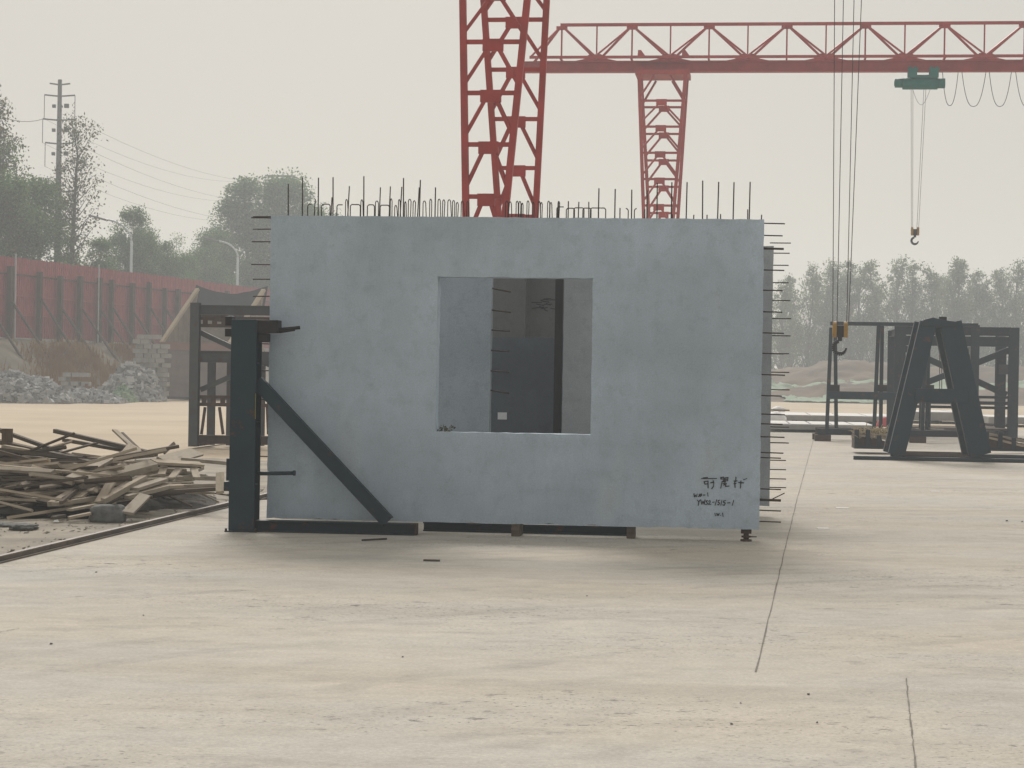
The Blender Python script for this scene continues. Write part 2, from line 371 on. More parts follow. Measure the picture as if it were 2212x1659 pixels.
# ------------------------------------------------------------------ front wall panel
PY = R(-5.91)
PO = Vector((0, 19.872, 0))
PW, PH, PZ = 4.770, 2.951, .117
WX0, WX1, WZ0, WZ1 = -.737, .763, PZ + .8726, PZ + 2.3726
def slab(x0, x1, z0, z1, th, hole=None, step=.075, jit=.0035, seed=0):
    xs = [x0 + (x1 - x0) * i / max(1, round((x1 - x0) / step)) for i in range(max(1, round((x1 - x0) / step)) + 1)]
    zs = [z0 + (z1 - z0) * i / max(1, round((z1 - z0) / step)) for i in range(max(1, round((z1 - z0) / step)) + 1)]
    if hole:
        snap = lambda L, v: min(range(len(L)), key=lambda i: abs(L[i] - v))
        for h in hole[:2]: xs[snap(xs, h)] = h
        for h in hole[2:]: zs[snap(zs, h)] = h
    nx, nz_ = len(xs), len(zs)
    def solid(i, j):
        if not (0 <= i < nx - 1 and 0 <= j < nz_ - 1): return False
        if not hole: return True
        cx, cz = (xs[i] + xs[i + 1]) / 2, (zs[j] + zs[j + 1]) / 2
        return not (hole[0] < cx < hole[1] and hole[2] < cz < hole[3])
    rr = random.Random(seed); m = MB(); idx = {}
    def vid(i, j, s):
        k = (i, j, s)
        if k not in idx:
            cnt = sum(solid(i - a, j - b) for a in (0, 1) for b in (0, 1))
            e = jit if cnt < 4 else 0
            edge = 1.0 if cnt == 4 else 0.0
            dx = rr.uniform(-e, e); dz = rr.uniform(-e, e)
            if j == 0 and rr.random() < .3: dz += rr.uniform(0, .012)
            dy = .0022 * noise.noise(Vector((xs[i] * 1.3, zs[j] * 1.3, seed))) * (1 if s == 0 else 0) + (rr.uniform(0, .005) if cnt < 4 and s == 0 else 0)
            idx[k] = len(m.v); m.v.append((xs[i] + dx, (0 if s == 0 else th) + dy, zs[j] + dz))
        return idx[k]
    for i in range(nx - 1):
        for j in range(nz_ - 1):
            if not solid(i, j): continue
            for s in (0, 1):
                q = [vid(i, j, s), vid(i + 1, j, s), vid(i + 1, j + 1, s), vid(i, j + 1, s)]
                m.f.append(tuple(q if s == 0 else q[::-1]))
            for (di, dj, a, b) in ((-1, 0, (i, j), (i, j + 1)), (1, 0, (i + 1, j + 1), (i + 1, j)), (0, -1, (i + 1, j), (i, j)), (0, 1, (i, j + 1), (i + 1, j + 1))):
                if not solid(i + di, j + dj):
                    m.f.append((vid(*a, 0), vid(*b, 0), vid(*b, 1), vid(*a, 1)))
    return m
P1 = Thing('wall_panel', 'large pale grey precast concrete wall panel with a square window opening and black handwriting', 'wall panel', PO, PY)
slab(-PW / 2, PW / 2, PZ, PZ + PH, .20, (WX0, WX1, WZ0, WZ1), seed=3).build('concrete_slab', M['panel'], P1)
def bar(T, a, b, r=.0065, n=5):
    return MB().tube(a, b, r, r, n).build('rebar', M['rebar'], T, True)
def bent(T, pts, r=.0055):
    return MB().path(pts, r, 5).build('rebar', M['rebar'], T, True)
sA = lambda x, y: ((1000 + x / 2.011) * .54, (680 + y / 2.011) * .54)
sB = lambda x, y: ((2000 + x / 1.8433) * .54, (680 + y / 1.8433) * .54)
TOP = PZ + PH
def topbar(px, py, ly, r=.0065, lean=0):
    p = P1.p(px, py, ly); a = Vector((p.x - lean + rnd.uniform(-.006, .006), ly, TOP - .05)); bar(P1, a, p, r)
for x, y in ((308, 112), (423, 62), (551, 62), (668, 58), (916, 50), (1235, 65), (1371, 80), (1493, 140)): topbar(*sA(x, y), .05)
for x, y in ((800, 130), (1050, 140), (1130, 132), (1222, 135), (1362, 140), (526, 235), (660, 220)): topbar(*sA(x, y), .15, .006, .01)
for x, y in ((730, 135), (850, 140), (972, 145), (1085, 150), (1160, 95), (1268, 90), (1380, 90), (1495, 78), (1613, 88), (1726, 90), (1845, 88)): topbar(*sB(x, y), .05)
for x, y in ((885, 280), (1068, 290), (1430, 330), (1527, 330), (1627, 325), (1827, 290), (1930, 330), (1270, 325), (432, 230), (505, 230), (582, 235), (655, 235)): topbar(*sB(x, y), .13, .006)
def loop(fn, x, y, w, ly=.1):
    p = P1.p(*fn(x, y), ly); q = P1.p(*fn(x + w, y), ly); z = p.z; d = (q.x - p.x)
    bent(P1, [(p.x, ly, TOP - .04), (p.x, ly, z - .02), (p.x + d * .25, ly, z), (p.x + d * .75, ly, z), (q.x, ly + .01, z - .02), (q.x + rnd.uniform(-.01, .01), ly + .03, TOP - .04)], .0048)
for x, y, w in ((1195, 238, 12), (1275, 236, 20), (1313, 248, 18), (1393, 250, 20), (1447, 235, 14), (1513, 235, 18), (1551, 240, 16), (1592, 240, 22), (1630, 246, 16), (770, 238, 14), (893, 240, 14), (1010, 250, 22), (1130, 232, 12), (1700, 250, 18), (1745, 250, 14),
                (1245, 255, 10), (1165, 285, 16), (1660, 262, 16)): loop(sA, x, y, w, rnd.uniform(.05, .15))
for x, y, w in ((42, 230, 18), (66, 235, 18), (120, 230, 14), (140, 232, 14), (160, 245, 10), (200, 228, 14), (282, 230, 14), (300, 240, 12), (352, 230, 14), (370, 240, 12), (428, 232, 12), (240, 238, 12)): loop(sB, x, y, w, rnd.uniform(.05, .15))
def hook(fn, x0, x1, y, l0=True, l1=True, ly=.1):
    p = P1.p(*fn(x0, y), ly); q = P1.p(*fn(x1, y), ly); pts = []
    if l0: pts += [(p.x, ly, TOP - .04), (p.x, ly, p.z - .015)]
    pts += [(p.x + (.012 if l0 else 0), ly, p.z), (q.x - (.012 if l1 else 0), ly, p.z)]
    if l1: pts += [(q.x, ly, p.z - .015), (q.x, ly, TOP - .04)]
    bent(P1, pts, .0055)
for x0, x1, y, a, b in ((465, 495, 275, 1, 0), (577, 645, 275, 1, 1), (700, 745, 280, 1, 0), (808, 888, 278, 1, 1), (945, 1002, 280, 1, 1), (1048, 1122, 283, 1, 1)): hook(sA, x0, x1, y, a, b)
for x0, x1, y, a, b in ((420, 470, 272, 1, 0), (490, 550, 282, 1, 1), (545, 620, 279, 1, 1), (612, 672, 281, 1, 1), (668, 780, 280, 1, 1), (928, 946, 285, 0, 1), (992, 1008, 285, 1, 0)): hook(sB, x0, x1, y, a, b)
# bars out of the right and left ends
XE = PW / 2
for zy in (100, 207, 323, 513, 692, 883, 1070, 1252, 1440, 1625, 1790, 1875, 1990, 2130):
    y = (850 + zy / 2.212) * .54
    p = P1.p(1692 + rnd.uniform(-6, 4), y, .08); bar(P1, (XE - .04, .08, p.z + .004), p, .0065 if zy != 323 else .011)
for zy in (672, 925, 1013, 1098, 1188):
    y = (1500 + zy / 2.018) * .54
    p = P1.p(1687, y, .08); bar(P1, (XE - .04, .08, p.z + .004), p, .0065 if zy != 1013 else .013)
for y in (468, 470, 495, 522, 571, 603, 640, 742, 800, 862, 985, 1078):
    p = P1.p(545 + rnd.uniform(-3, 6), y, .1); bar(P1, (-XE + .04, .1, p.z + rnd.uniform(-.005, .005)), p, .0065)
# handwriting: marker strokes a hair proud of the face
def strokes(T, S, w=.0085):
    m = MB()
    for st in S:
        pts = [T.p((2600 + x / 3.687) * .54, (1750 + y / 3.687) * .54, -.004) for x, y in st]
        if len(pts) == 1: pts.append(pts[0] + Vector((.007, 0, .002)))
        for a, b in zip(pts, pts[1:]):
            d = (b - a); L = d.length
            if L < 1e-5: continue
            d /= L; m.beam(a - d * w * .3, b + d * w * .3, .0016, w * rnd.uniform(.8, 1.15), up=(d.z, 0, -d.x) if abs(d.x) + abs(d.z) > 0 else (0, 0, 1))
    return m
big = [[(785, 597), (850, 590)], [(760, 607), (985, 605)], [(800, 652), (855, 642), (858, 745)], [(800, 652), (812, 690), (850, 682)], [(895, 668), (942, 658), (936, 722), (910, 757)], [(932, 635), (936, 655)],
       [(1045, 590), (1087, 585), (1085, 640), (1060, 655)], [(1045, 590), (1046, 612), (1080, 612)], [(1103, 597), (1152, 590), (1146, 640), (1102, 637), (1103, 597)], [(1105, 617), (1146, 614)], [(1062, 660), (1044, 747)], [(1080, 652), (1112, 650), (1095, 692)], [(1088, 702), (1122, 692), (1112, 722), (1168, 716)], [(1075, 680), (1132, 675)],
       [(1268, 583), (1265, 652)], [(1238, 642), (1287, 640)], [(1238, 682), (1272, 677)], [(1250, 655), (1256, 737)], [(1305, 662), (1382, 670)], [(1342, 640), (1335, 747)], [(1380, 622), (1430, 606)]]
small = [[(648, 828), (655, 876), (670, 850), (682, 876), (697, 833)], [(708, 868), (714, 868)], [(727, 833), (726, 872)], [(762, 832), (745, 836), (762, 856), (745, 872), (738, 856), (762, 838)], [(785, 850), (812, 848)], [(850, 813), (856, 868)],
         [(698, 922), (720, 952), (742, 920)], [(720, 952), (711, 1002)], [(750, 918), (766, 986), (782, 940), (800, 986), (812, 918)], [(852, 930), (826, 936), (842, 960), (850, 980), (818, 990)], [(865, 942), (886, 930), (890, 952), (860, 986), (902, 984)], [(922, 956), (950, 952)], [(985, 918), (960, 1000)],
         [(1032, 924), (1006, 930), (1005, 955), (1026, 966), (1012, 996), (994, 990)], [(1062, 924), (1045, 1000)], [(1118, 930), (1086, 935), (1085, 956), (1112, 966), (1096, 1000), (1074, 992)], [(1140, 966), (1182, 962)], [(1236, 924), (1214, 1002)],
         [(958, 1118), (966, 1157)], [(985, 1120), (990, 1152), (1003, 1128), (1012, 1152), (1022, 1118)], [(1040, 1150), (1046, 1150)], [(1070, 1113), (1079, 1167)]]
strokes(P1, big, .0095).build('handwriting', M['marker'], P1)
strokes(P1, small, .0085).build('handwriting', M['marker'], P1)

# blocks that carry the panel
def blk(x0, x1, y0, y1, z0, z1, label, m='wood_dark', cat='block', name='support_block'):
    c = P1.M @ Vector(((x0 + x1) / 2, (y0 + y1) / 2, z0))
    hx, hy = (x1 - x0) / 2, (y1 - y0) / 2
    return single(name, MB().box(-hx, hx, -hy, hy, 0, z1 - z0), M[m], label, cat, c, PY, bevel=.006)
q = P1.p(1105, 1140).x
blk(q, q + .085, -.03, .28, 0, PZ - .002, 'short timber packing block under the middle of the wall panel')
q = P1.p(1362, 1140).x
blk(q - .04, q + .04, .05, .28, 0, PZ - .002, 'dark timber packing block set back under the wall panel')
q = P1.p(1612, 1150).x
T = Thing('screw_jack', 'small rusty screw jack under the right end of the wall panel', 'jack', P1.M @ Vector((q, .06, 0)), PY)
MB().tube((0, 0, 0), (0, 0, .018), .055, .055, 12).build('base_plate', M['rust'], T)
MB().tube((0, 0, .018), (0, 0, .075), .026, .026, 10).build('screw', M['rust'], T)
MB().tube((0, 0, .036), (0, 0, .052), .045, .045, 10).build('nut', M['rust'], T)
MB().tube((0, 0, .044), (.10, -.02, .046), .006, .006, 6).build('handle', M['rust'], T)
MB().box(-.05, .05, -.04, .04, .075, PZ - .003).build('head_plate', M['rust'], T, bevel=.004)

# ------------------------------------------------------------------ the front support frame (left end of the panel)
S1 = Thing('braced_steel_stand', 'dark teal steel support frame with diagonal brace against the window panel', 'steel frame', P1.M @ Vector((-2.6, -.17, 0)), PY)
fp = lambda px, py, ly=0: S1.p(px, py, ly)
xl, xr = fp(500, 1100).x, fp(555, 1100).x; xm = (xl + xr) / 2; zt = fp(528, 690).z
MB().hbeam((xm, 0, .014), (xm, 0, zt), xr - xl, .24, up=(0, 1, 0), tf=.016, tw=.012).build('post', M['teal'], S1, bevel=.003)
MB().box(xl - .03, xr + .03, -.15, .15, 0, .013).build('base_plate', M['teal2'], S1)
for sx in (xl - .018, xr + .018):
    for sy in (-.135, .135): MB().tube((sx, sy, .013), (sx, sy, .034), .012, .012, 6).build('bolt', M['rust'], S1)
for z in (.45, 1.05, 1.62): MB().box(xl + .02, xm - .008, -.10, .10, z, z + .012).build('stiffener', M['teal2'], S1); MB().box(xm + .008, xr - .012, -.10, .10, z, z + .012).build('stiffener', M['teal2'], S1)
xe = fp(897, 1140).x
MB().hbeam((xr + .003, 0, .057), (xe, 0, .057), .14, .112, tf=.012, tw=.01).build('base_beam', M['teal2'], S1, bevel=.003)
MB().box(xe + .003, xe + .02, -.07, .07, .004, .112).build('end_plate', M['rust'], S1)
a = fp(556, 825); b = fp(843, 1118)
MB().channel((a.x - .0, 0, a.z), (b.x - .02, 0, .122), .10, .125, up=(1, 0, 1), t=.012, side=1).build('brace', M['teal'], S1, bevel=.003)
# clamp head and locking pins
a, b = fp(558, 719, -.02), fp(604, 692, -.02)
MB().box(a.x, b.x, -.10, .08, a.z, b.z).build('clamp_box', M['black'], S1, bevel=.006)
MB().box(a.x + .01, a.x + .105, -.08, .06, a.z - .09, a.z - .003).build('clamp_shoe', M['black'], S1, bevel=.012)
a, b = fp(604, 712, -.05), fp(648, 709, -.05)
o = MB().tube((a.x, -.05, a.z), (b.x, -.05, b.z + .006), .017, .017, 8).tube((a.x, -.05, a.z - .022), (b.x - .05, -.05, b.z - .014), .014, .014, 8).build('locking_pin', M['black'], S1, True)
a, b = fp(492, 727, -.02), fp(500, 684, -.02)
MB().box(a.x - .012, xl - .002, -.09, .06, a.z, a.z + .075).box(a.x - .012, xl - .002, -.09, .06, a.z + .105, b.z).build('pin_bracket', M['black'], S1, bevel=.004)
a, b = fp(553, 1023, -.05), fp(638, 1022, -.05)
MB().tube((xr + .002, -.05, a.z), (b.x, -.05, b.z), .019, .019, 8).tube((b.x - .02, -.05, b.z), (b.x, -.05, b.z), .026, .026, 8).build('locking_pin', M['teal2'], S1, True)
a, b = fp(486, 1060, 0), fp(500, 990, 0)
MB().box(a.x, xl - .002, -.06, .06, a.z, a.z + .09).box(a.x + .02, xl - .002, -.05, .05, a.z + .10, b.z).build('pin_bracket', M['teal2'], S1, bevel=.004)
a = fp(551, 905, -.135); b = fp(556, 850, -.135)
MB().box(a.x, xr + .002, -.136, -.1285, a.z, b.z).build('paint_mark', m_simple('yellow_paint_mark', (.30, .27, .03), (.40, .34, .05), 9, .7), S1)
# long runners of the rack behind the panel
def runner(y, x0, x1, label, z=.06):
    c = P1.M @ Vector(((x0 + x1) / 2, y, 0)); h = (x1 - x0) / 2
    single('base_runner', MB().hbeam((-h, 0, z), (h, 0, z), .12, z * 2 - .002, tf=.012), M['teal2'], label, 'steel beam', c, PY)
runner(1.7, -2.3, 1.1, 'dark steel base beam lying behind the window panel')
runner(.42, P1.p(902, 1140).x, P1.p(1362, 1140).x, 'thin dark steel rail lying on the ground under the window panel', .045)

# panels stored behind
def panel(name, px0, px1, Y, z0, z1, th, m, label, hole=None, seed=1):
    c = AT((px0 + px1) / 2, 900, Y); c.z = 0
    T = Thing(name, label, 'wall panel', c, PY)
    x0, x1 = T.p(px0, 900).x, T.p(px1, 900).x
    slab(x0, x1, z0, z1, th, hole, .15, .003, seed).build('concrete_slab', M[m], T)
    return T, x0, x1
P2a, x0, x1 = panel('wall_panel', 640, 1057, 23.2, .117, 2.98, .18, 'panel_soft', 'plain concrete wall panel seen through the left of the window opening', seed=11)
for zy in (245, 440, 620, 800, 980, 1150):
    y = (1050 + zy / 2.2125) * .54
    p = P2a.p(1058, y - 4, .09); bar(P2a, (x1 - .05, .09, p.z + .01), (x1 + .21, .09 + rnd.uniform(-.05, .05), p.z - rnd.uniform(.0, .06)), .009)
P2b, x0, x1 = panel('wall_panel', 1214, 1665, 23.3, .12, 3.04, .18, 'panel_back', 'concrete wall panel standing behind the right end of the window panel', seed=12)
for zy in (271, 361, 468, 622, 780, 940, 1092, 1250, 1415, 1570, 1750, 1900, 2040):
    y = (850 + zy / 2.212) * .54
    p = P2b.p(1707 + rnd.uniform(-4, 2), y, .08); bar(P2b, (x1 - .04, .08, p.z), p, .0065)
for zy in (548, 690, 765, 840, 910):
    y = (1500 + zy / 2.018) * .54
    p = P2b.p(1698, y, .08); bar(P2b, (x1 - .04, .08, p.z), p, .0065)
p = P2b.p(1695, 1065, .08); bar(P2b, (x1 - .04, .08, p.z - .11), p, .0065)
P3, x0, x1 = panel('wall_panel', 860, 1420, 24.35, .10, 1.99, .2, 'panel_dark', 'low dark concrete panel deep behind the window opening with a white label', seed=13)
a = P3.p(1075, 906, -.004); b = P3.p(1095, 891, -.004)
MB().box(a.x, b.x, -.006, -.004, a.z, b.z).build('paper_label', M['paper'], P3)
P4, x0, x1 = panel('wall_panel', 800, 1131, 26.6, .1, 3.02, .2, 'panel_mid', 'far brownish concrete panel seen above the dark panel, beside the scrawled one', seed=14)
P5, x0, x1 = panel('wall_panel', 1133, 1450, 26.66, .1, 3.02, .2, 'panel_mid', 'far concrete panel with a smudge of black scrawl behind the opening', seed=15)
st = MB()
for k in range(16):
    a = P5.p(1148 + rnd.uniform(0, 44), 655 + rnd.uniform(-10, 14), -.004); b = a + Vector((rnd.uniform(.04, .16), 0, rnd.uniform(-.03, .02)))
    st.beam(a, b, .0016, .012, up=(0, 0, 1))
st.build('handwriting', M['marker'], P5)
c = AT(1204, 900, 23.75); c.z = 0
T = Thing('upright_standin', 'dark stand-in post for the low panel upright behind the window opening', 'steel post', c, PY)  # stand-in for the dark concrete upright rising from the low panel
MB().hbeam((0, 0, 0.01), (0, 0, 2.75), .085, .10, up=(0, 1, 0)).build('post_shaft', M['black'], T)
MB().box(-.1, .1, -.1, .1, 0, .009).build('base_plate', M['teal2'], T)
# leafy scraps on the window sill
c = P1.M @ Vector((P1.p(960, 930).x, .06, WZ0 + .002))
mb = MB()
for k in range(70):
    x, y, z = rnd.gauss(0, .04), rnd.uniform(-.04, .06), rnd.uniform(0, .045) * (1 if rnd.random() < .7 else 1.5); s = .016
    vs = [(x + rnd.uniform(-s, s), y + rnd.uniform(-s, s), max(0, z + rnd.uniform(-s, s))) for _ in range(4)]
    mb.add(vs, [(0, 1, 2, 3)])
single('leaf_litter', mb, M['twig'], 'small clump of leafy debris on the window sill', 'debris', c, PY)

# ------------------------------------------------------------------ gantry cranes
GY = R(-7.0)
W_ = lambda h: .16 + .1206 * h
D_ = lambda h: 6.3 - .415 * h
GH = 12.05
def gantry(name, label, c, right_leg=True):
    T = Thing(name, label, 'gantry crane', c, GY, 'red gantry cranes')
    red = M['red']
    def leg(u0):
        cor = {}
        for su in (-1, 1):
            for sw in (-1, 1):
                f = lambda h, su=su, sw=sw: Vector((u0 + su * W_(h) / 2, sw * D_(h) / 2, h)); cor[su, sw] = f
                MB().beam(f(.45), f(GH - .18), .115, .115, up=(0, 1, 0)).build('chord', red, T)
        for sw in (-1, 1):
            hs = [.93 + .912 * k for k in range(12)]
            for i, h in enumerate(hs):
                a, b = cor[-1, sw](h), cor[1, sw](h); m = (a + b) / 2
                MB().beam(a, b, .07, .075).build('cross_beam', red, T)
                d = Vector((.0, sw * -.0, 0)); pw = min(.36, W_(h) * .42)
                MB().box(m.x - pw / 2, m.x + pw / 2, m.y - .045, m.y + .045, h - .16, h + .05).build('gusset_plate', red, T)
                if i:
                    lo = hs[i - 1] + .10
                    for su in (-1, 1):
                        e = cor[su, sw](lo + .05)
                        MB().beam((m.x + su * pw * .30, m.y, h - .13), e, .06, .06).build('diagonal', red, T)
            for su in (-1, 1): MB().beam((u0 + su * .28, sw * D_(GH) / 2, GH - .2), cor[su, sw](hs[-1] + .12), .06, .06).build('diagonal', red, T)
        # ties between the two faces
        for su in (-1, 1):
            for h in (1.0, 11.2):
                MB().beam(cor[su, -1](h), cor[su, 1](h), .06, .08).build('side_tie', red, T)
        MB().box(u0 - W_(GH) / 2 - .12, u0 + W_(GH) / 2 + .12, -D_(GH) / 2 - .12, D_(GH) / 2 + .12, GH - .17, GH - .01).build('head_plate', red, T)
        for su in (-1, 1):
            x = u0 + su * (W_(GH) / 2 - .05)
            MB().prism([(x - .1, GH + .4), (x - .08, GH + .66), (x + .02, GH + .66), (x + .2, GH + .42), (x + .2, GH + .4)], -.78, -.74).build('lug', red, T)
        # end carriage on the ground
        ec = MB().box(u0 - .16, u0 + .16, -D_(0) / 2 - .45, D_(0) / 2 + .45, .16, .46).build('end_carriage', red, T, bevel=.01)
        for sw in (-1, 1):
            w = MB().tube((u0 - .05, sw * (D_(0) / 2 + .15), .17), (u0 + .05, sw * (D_(0) / 2 + .15), .17), .165, .165, 16).build('wheel', M['rust'], ec)
    leg(0)
    if right_leg: leg(18.0)
    uL, uR = -4.9, 22.3
    zb, ztp, hw = GH + .40, GH + 1.66, .58
    MB().hbeam((uL, 0, GH + .19), (uR, 0, GH + .19), .30, .38, tf=.03, tw=.02).build('runway_beam', red, T)
    for s in (-1, 1): MB().beam((uL + .3, s * hw, zb + .05), (uR, s * hw, zb + .05), .09, .09).build('bottom_chord', red, T)
    tops = [-3.55] + [-1.1 + 2.66 * k for k in range(9)]
    MB().beam((tops[0] - .05, 0, ztp), (tops[-1], 0, ztp), .11, .10).build('top_chord', red, T)
    bots = [uL + .35] + [(a + b) / 2 for a, b in zip(tops, tops[1:])]
    for i, u in enumerate(tops):
        MB().box(u - .19, u + .19, -.05, .05, ztp - .17, ztp - .048).build('gusset_plate', red, T)
        MB().beam((u, 0, ztp - .05), (u, 0, zb - .02), .055, .055, up=(0, 1, 0)).build('vertical', red, T)
        for j in (i, i + 1):
            if j < len(bots):
                for s in (-1, 1):
                    MB().beam((u + (.08 if j > i else -.08), s * .03, ztp - .1), (bots[j], s * hw, zb + .08), .065, .065).build('diagonal', red, T)
    for u in bots[1:]:
        MB().beam((u, 0, ztp - .05), (u, 0, zb + .06), .05, .05, up=(0, 1, 0)).build('vertical', red, T)
        for s in (-1, 1):
            MB().prism([(u - .42, zb - .0), (u - .2, zb + .16), (u + .2, zb + .16), (u + .42, zb - .0)], s * hw - s * .055 - .008, s * hw - s * .055 + .008).build('gusset_plate', red, T)
        MB().prism([(u - .75, GH + .385), (u - .38, GH + .46), (u + .38, GH + .46), (u + .75, GH + .385)], -.14, .14).build('saddle_plate', red, T)
    us = sorted(tops + bots[1:])
    for u in us: MB().beam((u, -hw, zb + .05), (u, hw, zb + .05), .06, .06).build('cross_tie', red, T)
    return T
p = AT(1066, 0, 36.0)
C1 = Vector((p.x + 1.52 * .122 + .02, 37.5, 0))
GN = gantry('gantry_crane', 'red lattice gantry crane whose leg rises directly behind the window panel', C1)
p = AT(1433, 152, 71.5); C2 = Vector((p.x, 71.5, 0))
GF = gantry('gantry_crane', 'red truss gantry crane in the hazy distance carrying a green hoist', C2)

def hoist(T0, px, ypx_hook, label_h, group, festoon):
    # place under the girder of T0 at the girder point seen at px
    u = T0.p(px, 160, 0).x; base = T0.M @ Vector((u, 0, GH))
    T = Thing('electric_hoist', label_h, 'hoist', base, GY, group)
    g = M['green']
    MB().tube((-.62, 0, -.40), (.55, 0, -.40), .20, .20, 16).build('drum_body', g, T, True)
    MB().tube((-.88, 0, -.38), (-.60, 0, -.38), .155, .155, 14).tube((-.90, 0, -.38), (-.88, 0, -.38), .10, .10, 14).build('motor', g, T, True)
    MB().tube((.55, 0, -.39), (.80, 0, -.39), .17, .17, 14).build('gear_case', g, T, True)
    MB().box(-.30, .30, -.17, .17, -.22, -.12).build('trolley_frame', g, T, bevel=.01)
    for x in (-.30, .42):
        MB().box(x - .15, x + .15, -.22, -.19, -.22, .10).build('trolley_plate', g, T); MB().box(x - .15, x + .15, .19, .22, -.22, .10).build('trolley_plate', g, T)
        for dx in (-.09, .09):
            for sy in (-1, 1):
                MB().tube((x + dx, sy * .155, .075), (x + dx, sy * .185, .075), .085, .085, 12).build('trolley_wheel', g, T)
    hk = T0.p(px, ypx_hook, 0); zh = hk.z - GH
    return T, u, zh
TH, u, zh = hoist(GF, 1990, 492, 'green electric hoist on the distant gantry with its small hook high above the yard', 'hoists', True)
def hookblock(T, x, z, s):
    y = M['yellow']
    hb = MB().box(x - .07 * s, x + .07 * s, -.05 * s, .05 * s, z - .26 * s, z - .05 * s).build('hook_block', M['black'], T); T = hb
    for sx in (-1, 1):
        sh = MB().tube((x + sx * .10 * s - .035 * s, 0, z - .12 * s), (x + sx * .10 * s + .035 * s, 0, z - .12 * s), .145 * s, .145 * s, 16).build('sheave_cover', y, T)
    MB().tube((x, 0, z - .25 * s), (x, 0, z - .33 * s), .045 * s, .04 * s, 10).build('shank', M['black'], T)
    pts = []; m = MB(); R0 = .115 * s; cx, cz = x + .0, z - .33 * s - R0
    n = 16
    for k in range(n + 1):
        t = R(95) - R(265) * (-k / n) ; 
        t = R(100) + R(255) * k / n
        pts.append((Vector((cx + R0 * math.cos(t), 0, cz + R0 * math.sin(t))), .040 * s * (1 - .55 * max(0, (k - 11) / 5)) * (1.0 if k > 1 else .9)))
    for (a, ra), (b, rb) in zip(pts, pts[1:]): m.tube(a, b, ra, rb, 8)
    m.build('hook', M['black'], T, True)
hookblock(TH, -.12, zh, 1.0)
for xt, xb in ((-.33, -.245), (-.27, -.20), (.10, -.06), (.17, -.0)):
    MB().tube((xt + .0, 0.02, -.5), (xb, 0.0, zh - .05), .007, .007, 4).build('wire_rope', M['wire'], TH)
MB().path([Vector((-.3 + .6 * t, -.2, -.6 - .55 * math.sin(math.pi * t))) for t in [k / 10 for k in range(11)]], .006, 4).build('limit_cable', M['cable'], TH)
# festoon cable loops under the far girder
T = Thing('festoon_cable', 'looped power cable hanging under the distant girder beside the hoist', 'cable', GF.M @ Vector((0, 0, GH)), GY)
xs_ = [2035, 2072, 2079, 2130, 2138, 2185, 2195, 2240]
for a, b, dp in ((2036, 2070, 228), (2078, 2130, 230), (2137, 2185, 230), (2194, 2250, 232)):
    ua, ub = GF.p(a, 150, 0).x, GF.p(b, 150, 0).x; zd = GF.p((a + b) / 2, dp, 0).z - GH
    pts = [Vector((ua + (ub - ua) * (k / 14), .0, zd * (1 - abs(2 * k / 14 - 1) ** 2.6))) for k in range(15)]
    MB().path(pts, .011, 4).build('cable_loop', M['cable'], T)
TH2, u2, zh2 = hoist(GN, 1826, 705, 'near gantry hoist with long wire ropes and a yellow hook block hanging by the racks', 'hoists', False)
hx = GN.p(1815, 700, 0).x - u2
hookblock(TH2, hx, zh2 + .06, .98)
for pt, pb in ((1803, 1799), (1822, 1808), (1845, 1829), (1861, 1833)):
    a = GN.p(pt, 0, 0); b = GN.p(pb, 704, 0); d = (a - b) / (a.z - b.z); top = b + d * (GH - .5 - b.z)
    MB().tube((top.x - u2, .02, -.5), (b.x - u2, 0, b.z - GH), .0075, .0075, 5).build('wire_rope', M['wire'], TH2)

# ------------------------------------------------------------------ storage rack at the left, mid distance
zr = lambda x, y: (x / 2.011 * .54, (950 + y / 2.011) * .54)
c = G(420, 965); RK = Thing('storage_rack', 'tall rusty grey steel storage rack with bored beams behind the timber pile', 'storage rack', c, R(-6))
def rp(x, y, ly=0): return RK.p(*zr(x, y), ly)
def rackbeam(T, x0, x1, z0, z1, ly, w, m, name, n='h', bev=.003):
    b = MB()
    if n == 'h': b.hbeam((x0, ly, (z0 + z1) / 2), (x1, ly, (z0 + z1) / 2), w, z1 - z0)
    else: b.box(x0, x1, ly - w / 2, ly + w / 2, z0, z1)
    return b.build(name, m, T)
xL = rp(1565, 1200).x; zT = rp(1565, 525).z; xR = xL + 3.9
MB().hbeam((xL, 0, 0.005), (xL, 0, zT), .18, .18, up=(0, 1, 0)).build('post', M['grey_steel'], RK)
MB().hbeam((xR, 0, 0.005), (xR, 0, zT), .18, .18, up=(0, 1, 0)).build('post', M['grey_steel'], RK)
for ly in (2.6,):
    for x in (xL + .25, xR):
        MB().hbeam((x, ly, 0.005), (x, ly, zT - .15), .18, .18, up=(0, 1, 0)).build('post', M['grey_steel'], RK)
B0, B1 = xL + .092, xR - .092
rackbeam(RK, B0, B1, rp(1700, 622).z, rp(1700, 545).z, 0, .16, M['grey_steel'], 'top_beam')
rackbeam(RK, B0, B1, rp(1700, 1005).z, rp(1700, 912).z, 0, .16, M['grey_steel'], 'middle_beam')
rackbeam(RK, B0, B1, rp(1700, 1659).z, rp(1700, 1590).z, 0, .16, M['rust'], 'base_beam')
def bored(ya, yb):
    za, zb2 = rp(1700, yb).z, rp(1700, ya).z; m = MB(); h = zb2 - za
    xs = [B0 + k * .19 for k in range(int((B1 - B0) / .19) + 1)]
    m.box(B0, B1, .04, .055, za, za + h * .33); m.box(B0, B1, .04, .055, za + h * .72, zb2)
    for x in xs: m.box(x + .045, min(B1, x + .145), .04, .055, za + h * .331, za + h * .719)
    m.build('bored_plate', M['rust'], RK)
bored(640, 722); bored(1270, 1358)
